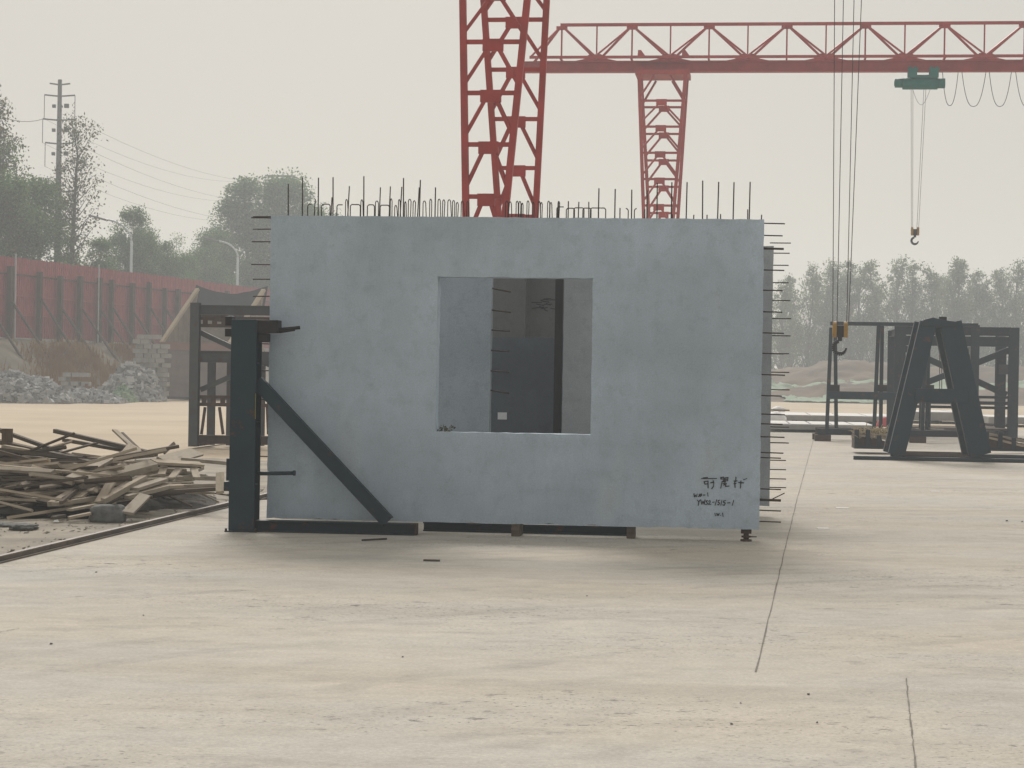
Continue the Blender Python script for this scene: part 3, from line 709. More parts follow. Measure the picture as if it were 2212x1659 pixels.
for (x0, y0, x1, y1) in ((1600, 765, 1900, 905), (1600, 1225, 1900, 1095)):
    a, b = rp(x0, y0), rp(x1, y1); d = b - a
    MB().channel((a.x, .14, a.z), (a.x + d.x * 2.2, .14, a.z + d.z * 2.2), .06, .10).build('diagonal', M['grey_steel'], RK)
za, zb_ = rp(1700, 1590).z, rp(1700, 912).z
for x, w, ly in ((1700, .15, .9), (1845, .10, .9), (1960, .10, .9), (2110, .10, .9)):
    x_ = rp(x, 1300, ly).x; MB().hbeam((x_, ly, .01), (x_, ly, zb_), w, .1, up=(0, 1, 0)).build('inner_post', M['grey_steel'], RK)
for (xa, xb) in ((1640, 1610), (1755, 1785), (2075, 2050), (2140, 2150)):
    a, b = rp(xa, 1365), rp(xb, 1585); MB().beam((a.x, .1, a.z), (b.x, .1, b.z), .05, .05).build('slanted_bar', M['rust'], RK)
for x in (xL, xR):
    MB().hbeam((x, .092, .08), (x, 2.5, .08), .12, .15).build('side_beam', M['rust'], RK)
    MB().hbeam((x, .092, zT - .25), (x, 2.5, zT - .25), .10, .15).build('side_beam', M['rust'], RK)
rackbeam(RK, xL + .345, xR - .092, zT - .35, zT - .2, 2.6, .12, M['grey_steel'], 'rear_beam')
rackbeam(RK, xL + .345, xR - .092, .9, 1.05, 2.6, .12, M['grey_steel'], 'rear_beam')

# ------------------------------------------------------------------ racks and A-frame at the right
zq = lambda x, y: ((3200 + x / 2.3705) * .54, (1200 + y / 2.3705) * .54)
c = G(*zq(1330, 1525)); AF = Thing('a_frame', 'dark teal steel A-frame stand with a wide cross beam', 'A-frame', c, R(-6))
ap = lambda x, y, ly=0: AF.p(*zq(x, y), ly)
for (x0, y0, x1, y1, w) in ((1215, 215, 912, 1470, .32), (1425, 215, 1705, 1470, .42)):
    a, b = ap(x0, y0), ap(x1, y1); b.z = max(b.z, .09)
    MB().beam((a.x, 0, a.z), (b.x, 0, b.z), .22, w, up=(1, 0, .2)).build('leg', M['teal'], AF, bevel=.004)
    MB().beam((a.x, .75, a.z), (b.x, .75, b.z), .18, w + .08, up=(1, 0, .2)).build('leg', M['teal'], AF, bevel=.004)
a, b = ap(1085, 968), ap(1590, 845)
MB().box(a.x, b.x, -.16, -.115, a.z, b.z).build('cross_beam', M['teal'], AF, bevel=.006)
a, b = ap(1165, 255), ap(1490, 195)
MB().prism([(a.x - .02, a.z), (b.x, a.z), (b.x, b.z - .03), (b.x - .25, b.z), (a.x + .18, b.z + .05), (a.x, b.z)], -.14, .90).build('ridge_cap', M['teal2'], AF, bevel=.006)
a = ap(1355, 190); MB().box(a.x - .07, a.x + .07, -.05, .1, b.z - .0, b.z + .07).build('lifting_lug', M['black'], AF)
a, b = ap(500, 1530), ap(2150, 1530); gx0, gx1 = ap(930, 1480).x, ap(1620, 1480).x
MB().box(a.x, b.x + .4, -.30, -.18, 0.002, .075).build('base_beam', M['teal2'], AF, bevel=.004)
MB().box(gx0, b.x + .4, 1.85, 1.97, 0.002, .075).build('base_beam', M['teal2'], AF, bevel=.004)
# welded mesh mat on the base
m = MB()
for k in range(27):
    x = gx0 + (gx1 - gx0) * k / 26; m.beam((x, -.18, .095), (x, 1.85, .095), .012, .012)
for k in range(16):
    y = -.1 + 1.9 * k / 15; m.beam((gx0, y, .108), (gx1, y, .108), .012, .012)
m.build('mesh_mat', M['rust'], AF)
# crates of dunnage left and right of the A-frame
def crate(px0, px1, py, label, straw, seed):
    rr = random.Random(seed)
    c = G((px0 + px1) / 2, py); c.z = .102; c += Vector((0, .25, 0)) if False else Vector((0, 0, 0))
    T = Thing('dunnage_crate', label, 'crate', (c.x, c.y + .30, .104), R(-6))
    hw = (T.p(px1, py - 10, 0).x - T.p(px0, py - 10, 0).x) / 2; h = .40
    for x in (-hw, -hw * .4, hw * .2, hw * .8 - .0):
        MB().box(x, x + .09, -.45, -.40, 0, h * (1 if x < 0 else .72)).build('upright', M['teal2'], T)
    MB().box(-hw, hw, -.46, -.41 - .04, .0, .06).build('bottom_rail', M['teal2'], T)
    MB().box(-hw, hw, -.40, .6, .0, .03).build('floor_plate', M['teal2'], T)
    MB().prism([(-hw, .031), (hw * .9, .031), (hw * .9, .12), (-hw * .2, h * .72), (-hw, h * .8)], -.38, .5).build('dark_filling', M['rust'], T)
    for k in range(7):
        y = -.36 + .13 * k; L = hw * 2 * rr.uniform(.75, 1.0); x = rr.uniform(-.04, .06)
        MB().beam((x - L / 2, y, h * rr.uniform(.55, .95)), (x + L / 2, y + rr.uniform(-.05, .05), h * rr.uniform(.25, .7)), .09, .045).build('timber', M['wood' if rr.random() < .8 else 'wood_dark'], T)
    if straw:
        m = MB()
        for k in range(260):
            p = Vector((rr.uniform(-hw, hw * .8), rr.uniform(-.42, .3), h * rr.uniform(.5, 1.05))); d = Vector((rr.gauss(0, .10), rr.gauss(0, .08), rr.gauss(.02, .06)))
            m.beam(p, p + d, .012, .008)
        tag(m.build('straw', M['straw'], T), kind='stuff')
    return T
crate(1848, 1928, 980, 'low open crate of broken timber and straw beside the A-frame', True, 3)
crate(2128, 2225, 985, 'low open crate of loose timber slats at the foot of the A-frame', False, 4)

c = G(*zq(640, 1345)); c.z = 0
RB = Thing('panel_rack', 'slender teal steel rack with paired inverted V posts standing on block feet', 'storage rack', c, R(-6))
bp = lambda x, y, ly=0: RB.p(*zq(x, y), ly)
zb0, zb1 = bp(600, 1285).z, bp(600, 1225).z
MB().hbeam((bp(165, 1250).x, 0, (zb0 + zb1) / 2), (bp(1560, 1250).x, 0, (zb0 + zb1) / 2), .16, zb1 - zb0).build('base_beam', M['teal2'], RB)
MB().hbeam((bp(165, 1250).x, 1.3, (zb0 + zb1) / 2), (bp(1560, 1250).x, 1.3, (zb0 + zb1) / 2), .16, zb1 - zb0).build('base_beam', M['rust'], RB)
for x in (215, 1115):
    for ly in (0, 1.3):
        xx = bp(x, 1300).x; MB().box(xx - .2, xx + .2, ly - .16, ly + .16, 0.001, zb0 - .001).build('foot_block', M['rust'], RB, bevel=.008)
for (tx, ty, lx, rx) in ((318, 262, 255, 362), (768, 240, 703, 790), (1215, 240, 1160, 1235)):
    for k, x in enumerate((lx, rx)):
        a, b = bp(tx + (-22 if k == 0 else 22), ty), bp(x, 1215)
        MB().beam((a.x, k * .35, a.z), (b.x, k * .9, zb1), .09, .09, up=(0, 1, 0)).build('post', M['teal2'], RB)
    a = bp(tx + 5, 870); MB().box(a.x - .14, a.x + .14, .05, .5, a.z, a.z + .17).build('bracket', M['black'], RB)
a, b = bp(290, 237), bp(1690, 217)
MB().box(a.x, b.x, -.04, .40, a.z - .0, a.z + .085).build('top_rail', M['teal2'], RB)
a, b = bp(252, 938), bp(1100, 878)
MB().box(a.x, b.x, -.115, -.05, a.z, b.z).build('middle_rail', M['teal'], RB, bevel=.004)

c = G(*zq(2030, 1312)); RC = Thing('braced_rack', 'deep dark steel rack with large X braces and a heavy top beam', 'storage rack', c, R(-6))
cp = lambda x, y, ly=0: RC.p(*zq(x, y), ly)
def cpost(x, y0, w, m='teal2', ly=0, y1=None, name='post'):
    a = cp(x, y0, ly); zb = 0.003 if y1 is None else cp(x, y1, ly).z
    MB().hbeam((a.x, ly, zb), (a.x, ly, a.z), w, .16, up=(0, 1, 0)).build(name, M[m], RC)
cpost(952, 242, .30); cpost(2031, 262, .27); cpost(1664, 238, .22); cpost(1910, 440, .26, 'teal2', 1.6)
x0, x1 = cp(985, 300).x, cp(2000, 300).x
xa, xb = cp(1690, 300).x, cp(1640, 300).x
def cbeam(xs, ya, yb, ly, w, m, name):
    (p0, p1) = xs; z1, z0 = cp(1500, ya, ly).z, cp(1500, yb, ly).z
    MB().hbeam((p0, ly, (z0 + z1) / 2), (p1, ly, (z0 + z1) / 2), w, z1 - z0).build(name, M[m], RC)
xl_, xm0, xm1, xr_ = cp(952, 300).x + .152, cp(1664, 300).x - .112, cp(1664, 300).x + .112, cp(2031, 300).x - .137
for s in ((xl_, xm0), (xm1, xr_)): 
    cbeam(s, 255, 335, 0, .2, 'teal2', 'top_beam'); cbeam(s, 345, 438, .0, .16, 'teal2', 'top_beam'); cbeam(s, 957, 988, .0, .1, 'teal2', 'rail')
    cbeam(s, 1003, 1030, .0, .1, 'teal2', 'rail'); cbeam(s, 905, 930, .0, .1, 'teal2', 'rail')
for (xa_, ya_, xb_, yb_, ly) in ((985, 455, 1960, 900, .13), (1120, 815, 2010, 465, .25)):
    a, b = cp(xa_, ya_, ly), cp(xb_, yb_, ly); MB().channel(a, b, .08, .17).build('cross_brace', M['teal2'], RC)
a, b = cp(1885, 705, 1.5), cp(2000, 612, 1.5); MB().box(a.x, b.x, 1.46, 1.49, a.z, b.z).build('sign_plate', M['grey_steel'], RC)
for x in (1150, 1222): cpost(x, 975, .10, 'teal2', .4, name='inner_post')
for x in (1325, 1345, 1600, 1612, 1640): 
    a = cp(x, 445, .6); b = cp(x, 900, .6); MB().tube((b.x, .6, b.z), (a.x, .6, a.z), .012, .012, 5).build('tie_rod', M['rust'], RC)
for x in (952, 2031):
    xx = cp(x, 300).x
    for z in (.10, cp(x, 300).z): MB().hbeam((xx, .085, z), (xx, 3.0, z), .16, .18).build('side_beam', M['teal2'], RC)
    MB().hbeam((xx, 3.08, .003), (xx, 3.08, cp(x, 300).z + .1), .2, .16, up=(0, 1, 0)).build('post', M['teal2'], RC)
x0, x1 = cp(985, 1200).x, cp(2000, 1200).x
for k in range(7):
    y = .25 + k * .4; MB().box(x0, x1, y, y + .3, .21 + rnd.uniform(0, .006), .25).build('deck_plank', M['wood_dark'], RC)
for x in (x0 + .3, (x0 + x1) / 2, x1 - .3): MB().box(x - .06, x + .06, .1, 2.95, .05, .205).build('deck_bearer', M['teal2'], RC)
# slats leaning off the rack's right end
for k in range(4):
    a = G(*zq(1800 + 70 * k, 1470)); 
    T = single('loose_plank', MB().beam((-.0, 0, .03), (.55, 2.2, .14), .11, .045), M['wood' if k % 2 else 'wood_dark'], 'reddish timber slat lying flat between the A-frame and the braced rack', 'plank', (a.x, a.y + .6, .10), R(-36), 'slats beside the A-frame')

# ------------------------------------------------------------------ white slabs lying behind the racks
def wslab(px0, px1, py, dep, th, label, cuts, lift=.08, grp='white slabs behind the racks'):
    c = G((px0 + px1) / 2, py); T = Thing('floor_slab', label, 'slab', c, R(-6), None)
    x0, x1 = T.p(px0, py).x, T.p(px1, py).x
    n = cuts
    sb = MB().box(x0, x1, 0, dep, lift, lift + th).build('slab_body', M['slab_edge'], T, bevel=.01)
    for k in range(n):
        a, b = x0 + (x1 - x0) * k / n, x0 + (x1 - x0) * (k + 1) / n
        MB().box(a + .03, b - .03, .04, dep - .04, lift + th + .001, lift + th + .02).build('top_panel', M['white_slab'], sb)
    for f in (.12, .5, .88):
        x = x0 + (x1 - x0) * f; MB().box(x - .05, x + .05, .1, dep - .1, 0, lift - .001).build('bearer', M['wood_dark'], T)
wslab(1660, 1890, 935, 4.2, .14, 'white topped concrete slab lying nearest the end of the window panel', 5)
wslab(1690, 1935, 914, 5.5, .16, 'white topped concrete slab lying behind the first one', 4)
wslab(1945, 2120, 914, 5.0, .30, 'thick white topped slab lying behind the A-frame', 3)
wslab(2135, 2260, 921, 4.0, .22, 'white topped slab lying past the braced rack', 2)
c = G(1908, 922); single('red_cloth', MB().prism([(-.28, 0), (.28, 0), (.22, .25), (.02, .33), (-.2, .22)], 0, .25), M['redcloth'], 'small red cloth bundle lying by the white slabs', 'cloth', (c.x, c.y - .3, 0), 0, bevel=.05)
for px, py, w, l in ((1682, 884, .30, 'rounded white sack lying beyond the end of the panel stack'), (1672, 910, .42, 'larger white sack with a dark mark near the panel ends')):
    c = G(px, py + 10); bm = bmesh.new(); bmesh.ops.create_icosphere(bm, subdivisions=3, radius=1)
    for v in bm.verts:
        k = 1 + .18 * noise.noise(v.co * 1.8 + Vector((px, 0, 0))); v.co = Vector((v.co.x * w * k, v.co.y * w * .7 * k, max(-.02, v.co.z * w * .6 * k + w * .5)))
    me = bpy.data.meshes.new('sack'); bm.to_mesh(me); bm.free(); me.materials.append(M['paper'])
    for q in me.polygons: q.use_smooth = True
    o = bpy.data.objects.new('white_sack', me); col.objects.link(o); o.location = (c.x, c.y, 0); tag(o, l, 'sack')

# ------------------------------------------------------------------ timber pile
def plank(a, b, w, t, label, group, m='wood', roll=0.0, name='timber_plank'):
    a, b = Vector(a), Vector(b); L = (b - a).length; d = (b - a) / L
    ex = random.Random(int(a.x * 1000) ^ int(b.y * 777)); e = [ex.uniform(-.02, .02) for _ in range(4)]
    mm = MB().add([(0 + e[0], -w / 2, -t / 2), (L + e[1], -w / 2, -t / 2), (L + e[2], w / 2, -t / 2), (0 + e[3], w / 2, -t / 2),
                   (0 + e[0], -w / 2, t / 2), (L + e[1], -w / 2, t / 2), (L + e[2], w / 2, t / 2), (0 + e[3], w / 2, t / 2)],
                  [(3, 2, 1, 0), (4, 5, 6, 7), (0, 1, 5, 4), (1, 2, 6, 5), (2, 3, 7, 6), (3, 0, 4, 7)])
    o = mm.build(name, M[m]); x = d; y = Vector((0, 0, 1)).cross(x)
    y = y.normalized() if y.length > 1e-3 else Vector((0, 1, 0)); z = x.cross(y)
    mt = Matrix((x, y, z)).transposed() @ Matrix.Rotation(roll, 3, 'X')
    o.matrix_world = Matrix.Translation(a) @ mt.to_4x4()
    tag(o, label, 'plank', group); return o
zC = lambda x, y: (x / 3.606 * .54, (1690 + y / 3.606) * .54)
zD = lambda x, y: ((450 + x / 3.606) * .54, (1690 + y / 3.606) * .54)
KP = []
def kp(fn, x0, y0, Z0, x1, y1, Z1, w, t, label, m='wood', roll=0.0, group='planks named in the timber pile'):
    KP.append((AT(*fn(x0, y0), Z0), AT(*fn(x1, y1), Z1), w, t, label, m, roll))
kp(zC, 785, 120, 25.2, 2250, 460, 23.6, .075, .06, 'long dark timber post pointing up and left over the pile', 'wood_dark')
kp(zC, 935, 255, 25.0, 2000, 440, 24.0, .10, .045, 'second long dark board just under the upward pointing post', 'wood_dark')
kp(zC, -200, 40, 24.4, 1400, 620, 23.2, .07, .05, 'long thin dark pole sloping down across the back of the pile', 'wood_dark')
kp(zC, -220, 230, 24.0, 1350, 590, 22.8, .11, .06, 'long heavy dark board sloping along the top of the pile', 'wood_dark')
kp(zC, -100, 390, 23.6, 1260, 640, 22.6, .12, .05, 'pale edged board lying below the sloping dark boards', 'wood')
kp(zC, 105, 70, 23.7, 105, 330, 23.7, .15, .06, 'short dark stub of timber standing upright on the pile', 'wood_dark', R(90))
kp(zC, 960, 860, 21.4, 1560, 520, 22.6, .16, .05, 'thick pale plank with saw cuts lying across the pile front', 'wood', R(12))
kp(zD, -480, 880, 21.5, 590, 610, 22.3, .16, .09, 'heavy pale beam lying across the middle of the pile', 'wood', R(20))
kp(zD, 100, 640, 22.7, 330, 350, 23.8, .22, .03, 'wide pale board leaning up at the middle of the pile', 'wood', R(30))
kp(zD, 30, 110, 24.6, 330, 390, 23.9, .07, .03, 'thin pale lath sticking up behind the wide board', 'wood')
kp(zD, 140, 160, 24.7, 400, 410, 24.0, .04, .04, 'thin dark stick crossing the lath behind the wide board', 'wood_dark')
kp(zD, 590, 565, 22.6, 1300, 605, 22.9, .18, .035, 'wide flat board pointing at the teal support frame', 'wood', R(12))
kp(zD, 740, 550, 23.2, 1215, 425, 24.4, .22, .03, 'brown board tilted upward towards the storage rack', 'wood', R(25))
kp(zD, 740, 440, 24.2, 890, 300, 24.8, .05, .025, 'dark splinter of board standing up behind the tilted board', 'wood_dark', R(60))
kp(zD, 1020, 530, 23.6, 1690, 590, 23.2, .10, .05, 'long grey board running behind the support frame', 'wood')
kp(zD, 1550, 740, 22.3, 1550, 1000, 21.95, .11, .04, 'short pale plank end pointing down beside the support frame', 'wood', R(5))
kp(zD, 1170, 660, 22.8, 1215, 800, 22.4, .10, .03, 'short pale offcut propped under the flat board', 'wood')
kp(zD, 960, 670, 22.7, 850, 810, 22.3, .10, .03, 'orange toned offcut propped under the flat board', 'wood')
kp(zD, 740, 640, 22.7, 710, 750, 22.4, .10, .03, 'small square pale offcut under the flat board', 'wood')
kp(zD, 480, 940, 22.0, 1480, 905, 22.4, .10, .05, 'long board low on the ground at the right of the pile', 'wood')
kp(zD, 520, 1020, 21.8, 1500, 960, 22.3, .09, .05, 'lowest long board on the ground beside the gravel', 'wood_dark')
kp(zD, 780, 790, 22.5, 1500, 810, 22.8, .07, .06, 'square batten lying under the propped offcuts', 'wood')
kp(zD, 470, 1050, 21.4, 210, 1310, 20.75, .15, .035, 'pale plank sloping down to the ground beside the concrete lump', 'wood', R(-10))
kp(zD, 460, 800, 22.0, -130, 1130, 21.1, .08, .07, 'long squared batten sloping down behind the concrete lump', 'wood')
kp(zD, 380, 800, 22.2, -60, 1060, 21.4, .07, .07, 'squared batten lying alongside the other sloping batten', 'wood')
kp(zD, 750, 820, 22.1, 310, 960, 21.6, .16, .04, 'broad olive grey board in the middle of the sloping battens', 'wood')
kp(zD, 830, 920, 22.0, 200, 1080, 21.4, .10, .05, 'long grey board with a pale end under the sloping battens', 'wood')
kp(zC, 1600, 870, 21.5, 1430, 1150, 21.1, .13, .03, 'flat pale board standing steeply above the concrete lump', 'wood', R(8))
kp(zC, 1400, 890, 21.8, 1100, 1100, 21.2, .17, .03, 'broad pale board leaning left of the steep board', 'wood', R(12))
kp(zC, 580, 920, 21.5, 950, 860, 21.6, .15, .03, 'pale splinter ended board poking out of the dark heap', 'wood', R(20))
kp(zC, 335, 920, 21.5, 470, 860, 21.7, .11, .03, 'small pale tilted offcut in the dark heap', 'wood', R(35))
kp(zC, 395, 690, 22.0, 850, 660, 22.1, .11, .05, 'stubby plank with its sawn end facing out of the heap', 'wood')
kp(zC, 50, 770, 21.8, 430, 775, 21.9, .10, .04, 'bleached short plank in the dark heap', 'wood')
kp(zC, 440, 1110, 21.2, 830, 1110, 21.3, .10, .05, 'pale short board low in the front of the heap', 'wood')
kp(zC, 730, 1180, 21.0, 1150, 940, 21.6, .09, .06, 'long olive batten sloping at the front of the heap', 'wood')
kp(zC, 800, 1180, 20.95, 1370, 1090, 21.3, .11, .05, 'long board at the foot of the heap behind the lump', 'wood')
kp(zC, 1010, 1260, 20.75, 1380, 1190, 21.0, .09, .03, 'thin board low on the gravel before the lump', 'wood')
kp(zC, 1020, 1370, 20.55, 1310, 1310, 20.65, .10, .03, 'broken board end lying on the gravel touching the lump', 'wood')
kp(zC, 760, 1380, 20.5, 900, 1350, 20.6, .10, .04, 'reddish broken block of wood on the gravel', 'wood_dark')
for a, b, w, t, lab, m, ro in KP:
    a.z = max(a.z, t / 2 + .02); b.z = max(b.z, t / 2 + .02); plank(a, b, w * .8, t * .8, lab, None, m, ro)
def pile_h(px, Z):     # rough height of the heap
    f = min(1, max(0, (px - 200) / 170)); zc = 23.1 + 1.0 * f; hw = 2.3 - 1.0 * f
    return max(0.0, .64 * math.exp(-((px - 50) / 190) ** 2) + .42 * math.exp(-((px - 290) / 110) ** 2) + .20 * math.exp(-((px - 430) / 60) ** 2)) * max(0, 1 - ((Z - zc) / hw) ** 2) ** .6
LB = ('weathered pale plank jumbled in the scrap timber heap', 'dark plank jumbled in the scrap timber heap')  # pale and dark timber, the dark used more at the left
k = 0; tries = 0
while k < 290 and tries < 5000:
    tries += 1
    px = rnd.uniform(-160, 500) if rnd.random() < .75 else rnd.uniform(-160, 200); Z = rnd.uniform(21.1, 25.0)
    h = pile_h(px, Z)
    if h < .05: continue
    dark = rnd.random() < (.55 if px < 150 else .25)
    z = h * rnd.random() ** .55 * .93 + .02
    L = rnd.uniform(.6, 2.3) * (1 if px > 0 else 1.1); yaw = rnd.gauss(0, .42) + (.35 if 150 < px < 330 and rnd.random() < .5 else 0)
    if rnd.random() < .14: yaw += rnd.uniform(.6, 1.4)
    pit = rnd.gauss(-.03, .13)
    c = AT(px, 900, Z); c.z = z; d = Vector((math.cos(yaw) * math.cos(pit), math.sin(yaw) * math.cos(pit), math.sin(pit)))
    a, b = c - d * L / 2, c + d * L / 2
    t = rnd.uniform(.016, .038); a.z = max(a.z, t / 2 + .012); b.z = max(b.z, t / 2 + .012)
    rx = CX + b.x / b.y * F
    if rx > 505 or max((a - r0).dot(rn), (b - r0).dot(rn)) > -.12: continue
    plank(a, b, rnd.uniform(.035, .075) if rnd.random() < .5 else rnd.uniform(.02, .04), t, LB[1 if dark else 0], 'scrap timber heap', 'wood_dark' if dark else 'wood', rnd.gauss(0, .35)); k += 1
# blackened rubbish under the heap
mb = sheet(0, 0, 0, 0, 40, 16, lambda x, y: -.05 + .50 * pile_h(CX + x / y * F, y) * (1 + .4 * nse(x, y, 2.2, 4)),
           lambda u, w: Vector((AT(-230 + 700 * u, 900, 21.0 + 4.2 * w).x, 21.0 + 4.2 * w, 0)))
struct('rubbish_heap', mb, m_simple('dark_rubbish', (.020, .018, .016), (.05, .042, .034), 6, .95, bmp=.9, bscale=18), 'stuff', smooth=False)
# concrete lump and small heaps beside it
def lump(px0, px1, pyb, h, dep, m, label, cat, name, seed, flat=.0, sub=4, amp=.10):
    c = G((px0 + px1) / 2, pyb); Yc = c.y + dep * .5; w = (px1 - px0) / F * Yc / 2
    bm = bmesh.new(); bmesh.ops.create_icosphere(bm, subdivisions=sub, radius=1)
    for v in bm.verts:
        p = v.co.copy(); e = 5.0 if flat else 2.4
        r = (abs(p.x) ** e + abs(p.y) ** e + abs(p.z) ** e) ** (-1 / e); p *= r
        p *= 1 + amp * noise.noise(v.co * 2 + Vector((seed * 9, 0, 0))) + amp * .5 * noise.noise(v.co * 7 + Vector((seed * 5, 1, 0)))
        v.co = Vector((p.x * w * (1 - .12 * max(p.z, 0) if flat else 1), p.y * dep / 2, p.z * h / 2 + h / 2))
    me = bpy.data.meshes.new(name); bm.to_mesh(me); bm.free(); me.materials.append(M[m])
    for q in me.polygons: q.use_smooth = True
    o = bpy.data.objects.new(name, me); col.objects.link(o); o.location = (c.x * Yc / c.y, Yc, -.01); return tag(o, label, cat)
lump(196, 271, 1131, .19, .32, 'dark_lump', 'dark grey block shaped lump of set concrete in front of the timber heap', 'concrete lump', 'concrete_lump', 2, flat=1)
lump(22, 80, 1146, .07, .3, 'dark_lump', 'low crumbly heap of dark concrete on the gravel', 'rubble heap', 'crumbly_heap', 5, amp=.3)
lump(-20, 30, 1140, .05, .25, 'dark_lump', 'smaller crumbly heap of concrete at the edge of the gravel', 'rubble heap', 'crumbly_heap', 8, amp=.3)
for px, py, s in ((115, 1120, .05), (122, 1132, .03)):
    c = G(px, py); single('paper_scrap', MB().hexa([(-s, -s, 0), (s, -s * .6, 0), (s * .8, s, 0), (-s, s, 0), (-s * .6, -s * .5, s * .7), (s * .5, -s * .2, s * .9), (s * .4, s * .5, s * .5), (-s * .4, s * .4, s * .8)]), M['paper'], 'crumpled white scrap lying at the foot of the timber heap' if s > .04 else 'tiny white scrap lying on the gravel', 'litter', (c.x, c.y, .02))
# things lying on the yard
a, b = G(782, 1169), G(835, 1166); d = b - a
single('steel_bar', MB().tube((0, 0, .010), (d.x, d.y, .010), .009, .009, 6), M['rebar'], 'short offcut of steel bar lying on the concrete before the panel', 'steel bar', a)
a, b = G(915, 1212), G(950, 1213); d = b - a
single('wood_splinter', MB().beam((0, 0, .008), (d.x, d.y, .008), .03, .014), M['wood_dark'], 'thin brown splinter of wood lying on the concrete', 'splinter', a)
for px, py, s, lab in ((2020, 1062, .07, 'white paper strip lying on the concrete past the joint'), (1820, 1098, .08, 'faint white paper strip near the joint line'), (1778, 1142, .06, 'small white paper strip close to the panel end'), ):
    c = G(px, py); single('paper_strip', MB().box(-s, s, -.05, .05, .001, .006), M['paper'], lab, 'litter', c, R(4))
for i, (px, py, s) in enumerate(((2175, 1126, .035), (1746, 1501, .02), (1268, 1288, .015), (310, 1330, .014), (110, 1392, .022), (2208, 1128, .03), (208, 1237, .02), (1765, 1562, .016), (1580, 1565, .018), (1600, 1520, .012), (870, 1420, .014))):
    c = G(px, py); rr = random.Random(i); s *= .42
    vs = [(s * rr.uniform(.6, 1.2) * x, s * rr.uniform(.6, 1.2) * y, s * rr.uniform(.5, 1.0) * z) for x, y, z in ((-1, -1, 0), (1, -1, 0), (1, 1, 0), (-1, 1, 0), (-.7, -.7, 1), (.7, -.7, .9), (.6, .7, 1), (-.7, .6, .8))]
    single('pebble', MB().hexa(vs), M['dark_lump'], 'small dark pebble lying loose on the open concrete', 'pebble', (c.x, c.y, .002), 0, 'pebbles on the yard')

# ------------------------------------------------------------------ left background: bank, fence, rubble, hopper
FA = AT(-60, 800, 96.5); FB = AT(640, 800, 142.0)
FA = AT(0, 548, 100.0); FB = AT(578, 620.5, 136.6); FA.z = FB.z = 0
fd = (FB - FA).normalized(); fn_ = Vector((fd.y, -fd.x, 0)); S0, S1_ = -12.0, 62.0
def bank_z(p):
    q = (p - FA).dot(fn_)                      # distance in front of the fence
    s = (p - FA).dot(fd)
    e = min(1, max(0, (5.2 - q) / 4.4)); e = e * e * (3 - 2 * e)
    return -.05 + 2.86 * e + .16 * nse(p.x, p.y, .35, 3) * min(1, e * 3) + .1 * nse(p.x, p.y, 1.1, 5) * min(1, e * 3)
mb = sheet(0, 0, 0, 0, 60, 90, lambda x, y: bank_z(Vector((x, y, 0))),
           lambda u, w: FA + fd * (-70 + 190 * w) + fn_ * (6.0 - (u ** 1.7) * 130))
struct('earth_bank', mb, M['bank'], smooth=True)
FN = Thing('site_fence', 'long red corrugated sheet fence with brown posts and slanting props on the bank', 'fence', FA, math.atan2(fd.y, fd.x))
ZB, ZTF = 2.92, 6.86
# local x runs along the fence, local -y faces the yard
sw = .93; nS = int((S1_ - S0) / sw)
def corr(xw):
    m = MB(); pts = []; n = 4; pitch = xw / n
    for k in range(n):
        x = k * pitch; pts += [(x, 0), (x + pitch * .52, 0), (x + pitch * .62, -.045), (x + pitch * .90, -.045)]
    pts.append((xw, 0)); vs = []
    for x, y in pts: vs += [(x, y, ZB), (x, y, ZTF)]
    m.add(vs, [(2 * i, 2 * i + 2, 2 * i + 3, 2 * i + 1) for i in range(len(pts) - 1)])
    return m.mesh('corrugated_sheet', M['fence'])
cm = corr(sw)
for k in range(nS):
    o = bpy.data.objects.new('corrugated_sheet', cm); col.objects.link(o); o.parent = FN.o
    o.location = (S0 + k * sw, (k % 2) * .012, rnd.uniform(-.03, .03)); 
for z, h, y, m, n in ((6.02, .07, -.12, 'fence_post', 'rail'), (5.0, .05, -.10, 'fence', 'rail'), (4.05, .05, -.10, 'fence', 'rail'), (2.86, .14, -.08, 'pale', 'base_strip')):
    MB().box(S0, S1_, y - .03, y + .03, z - h / 2, z + h / 2).build(n, M[m], FN)
posts = [21, 84, 129, 172, 214, 240, 285, 321, 355, 384, 420, 455, 490, 525, 560, -45]
for i, px in enumerate(posts):
    x = FN.p(px, 700, -.3).x; w = .26 if i % 3 else .34
    p = FN.M @ Vector((x, -.3, 0)); zb = bank_z(p) - .2
    MB().box(x - w / 2, x + w / 2, -.42, -.20, zb, 6.25 + rnd.uniform(-.1, .15)).build('post', M['fence_post'], FN)
    xf = x + rnd.uniform(-.2, .2); pf = FN.M @ Vector((xf, -2.6, 0))
    MB().beam((x, -.42, 4.7 + rnd.uniform(-.25, .25)), (xf, -2.6, bank_z(pf) - .1), .10, .10).build('prop', M['fence_post'], FN)
for px in (32, 212):
    x = FN.p(px, 700, -.5).x; MB().tube((x, -.5, 2.2), (x, -.5, 7.0), .045, .045, 8).build('pole', M['galv'], FN)
# dry grass on the bank
mb = MB()
for k in range(15000):
    s = rnd.uniform(-14, 24); q = rnd.uniform(1.7, 4.8)
    if nse(s, q, .22, 8) + .25 < rnd.random() * .5: continue
    p = FA + fd * s + fn_ * q; z = bank_z(p); h = rnd.uniform(.3, .75) * (.7 + .6 * (nse(s, q, .3, 9) + .5)); w = rnd.uniform(.015, .035)
    d = Vector((rnd.gauss(0, .14), rnd.gauss(0, .14), 0))
    mb.add([(p.x - w, p.y, z - .05), (p.x + w, p.y, z - .05), (p.x + d.x, p.y + d.y, z + h)], [(0, 1, 2)])
struct('dry_grass', mb, M['drygrass'], 'stuff')
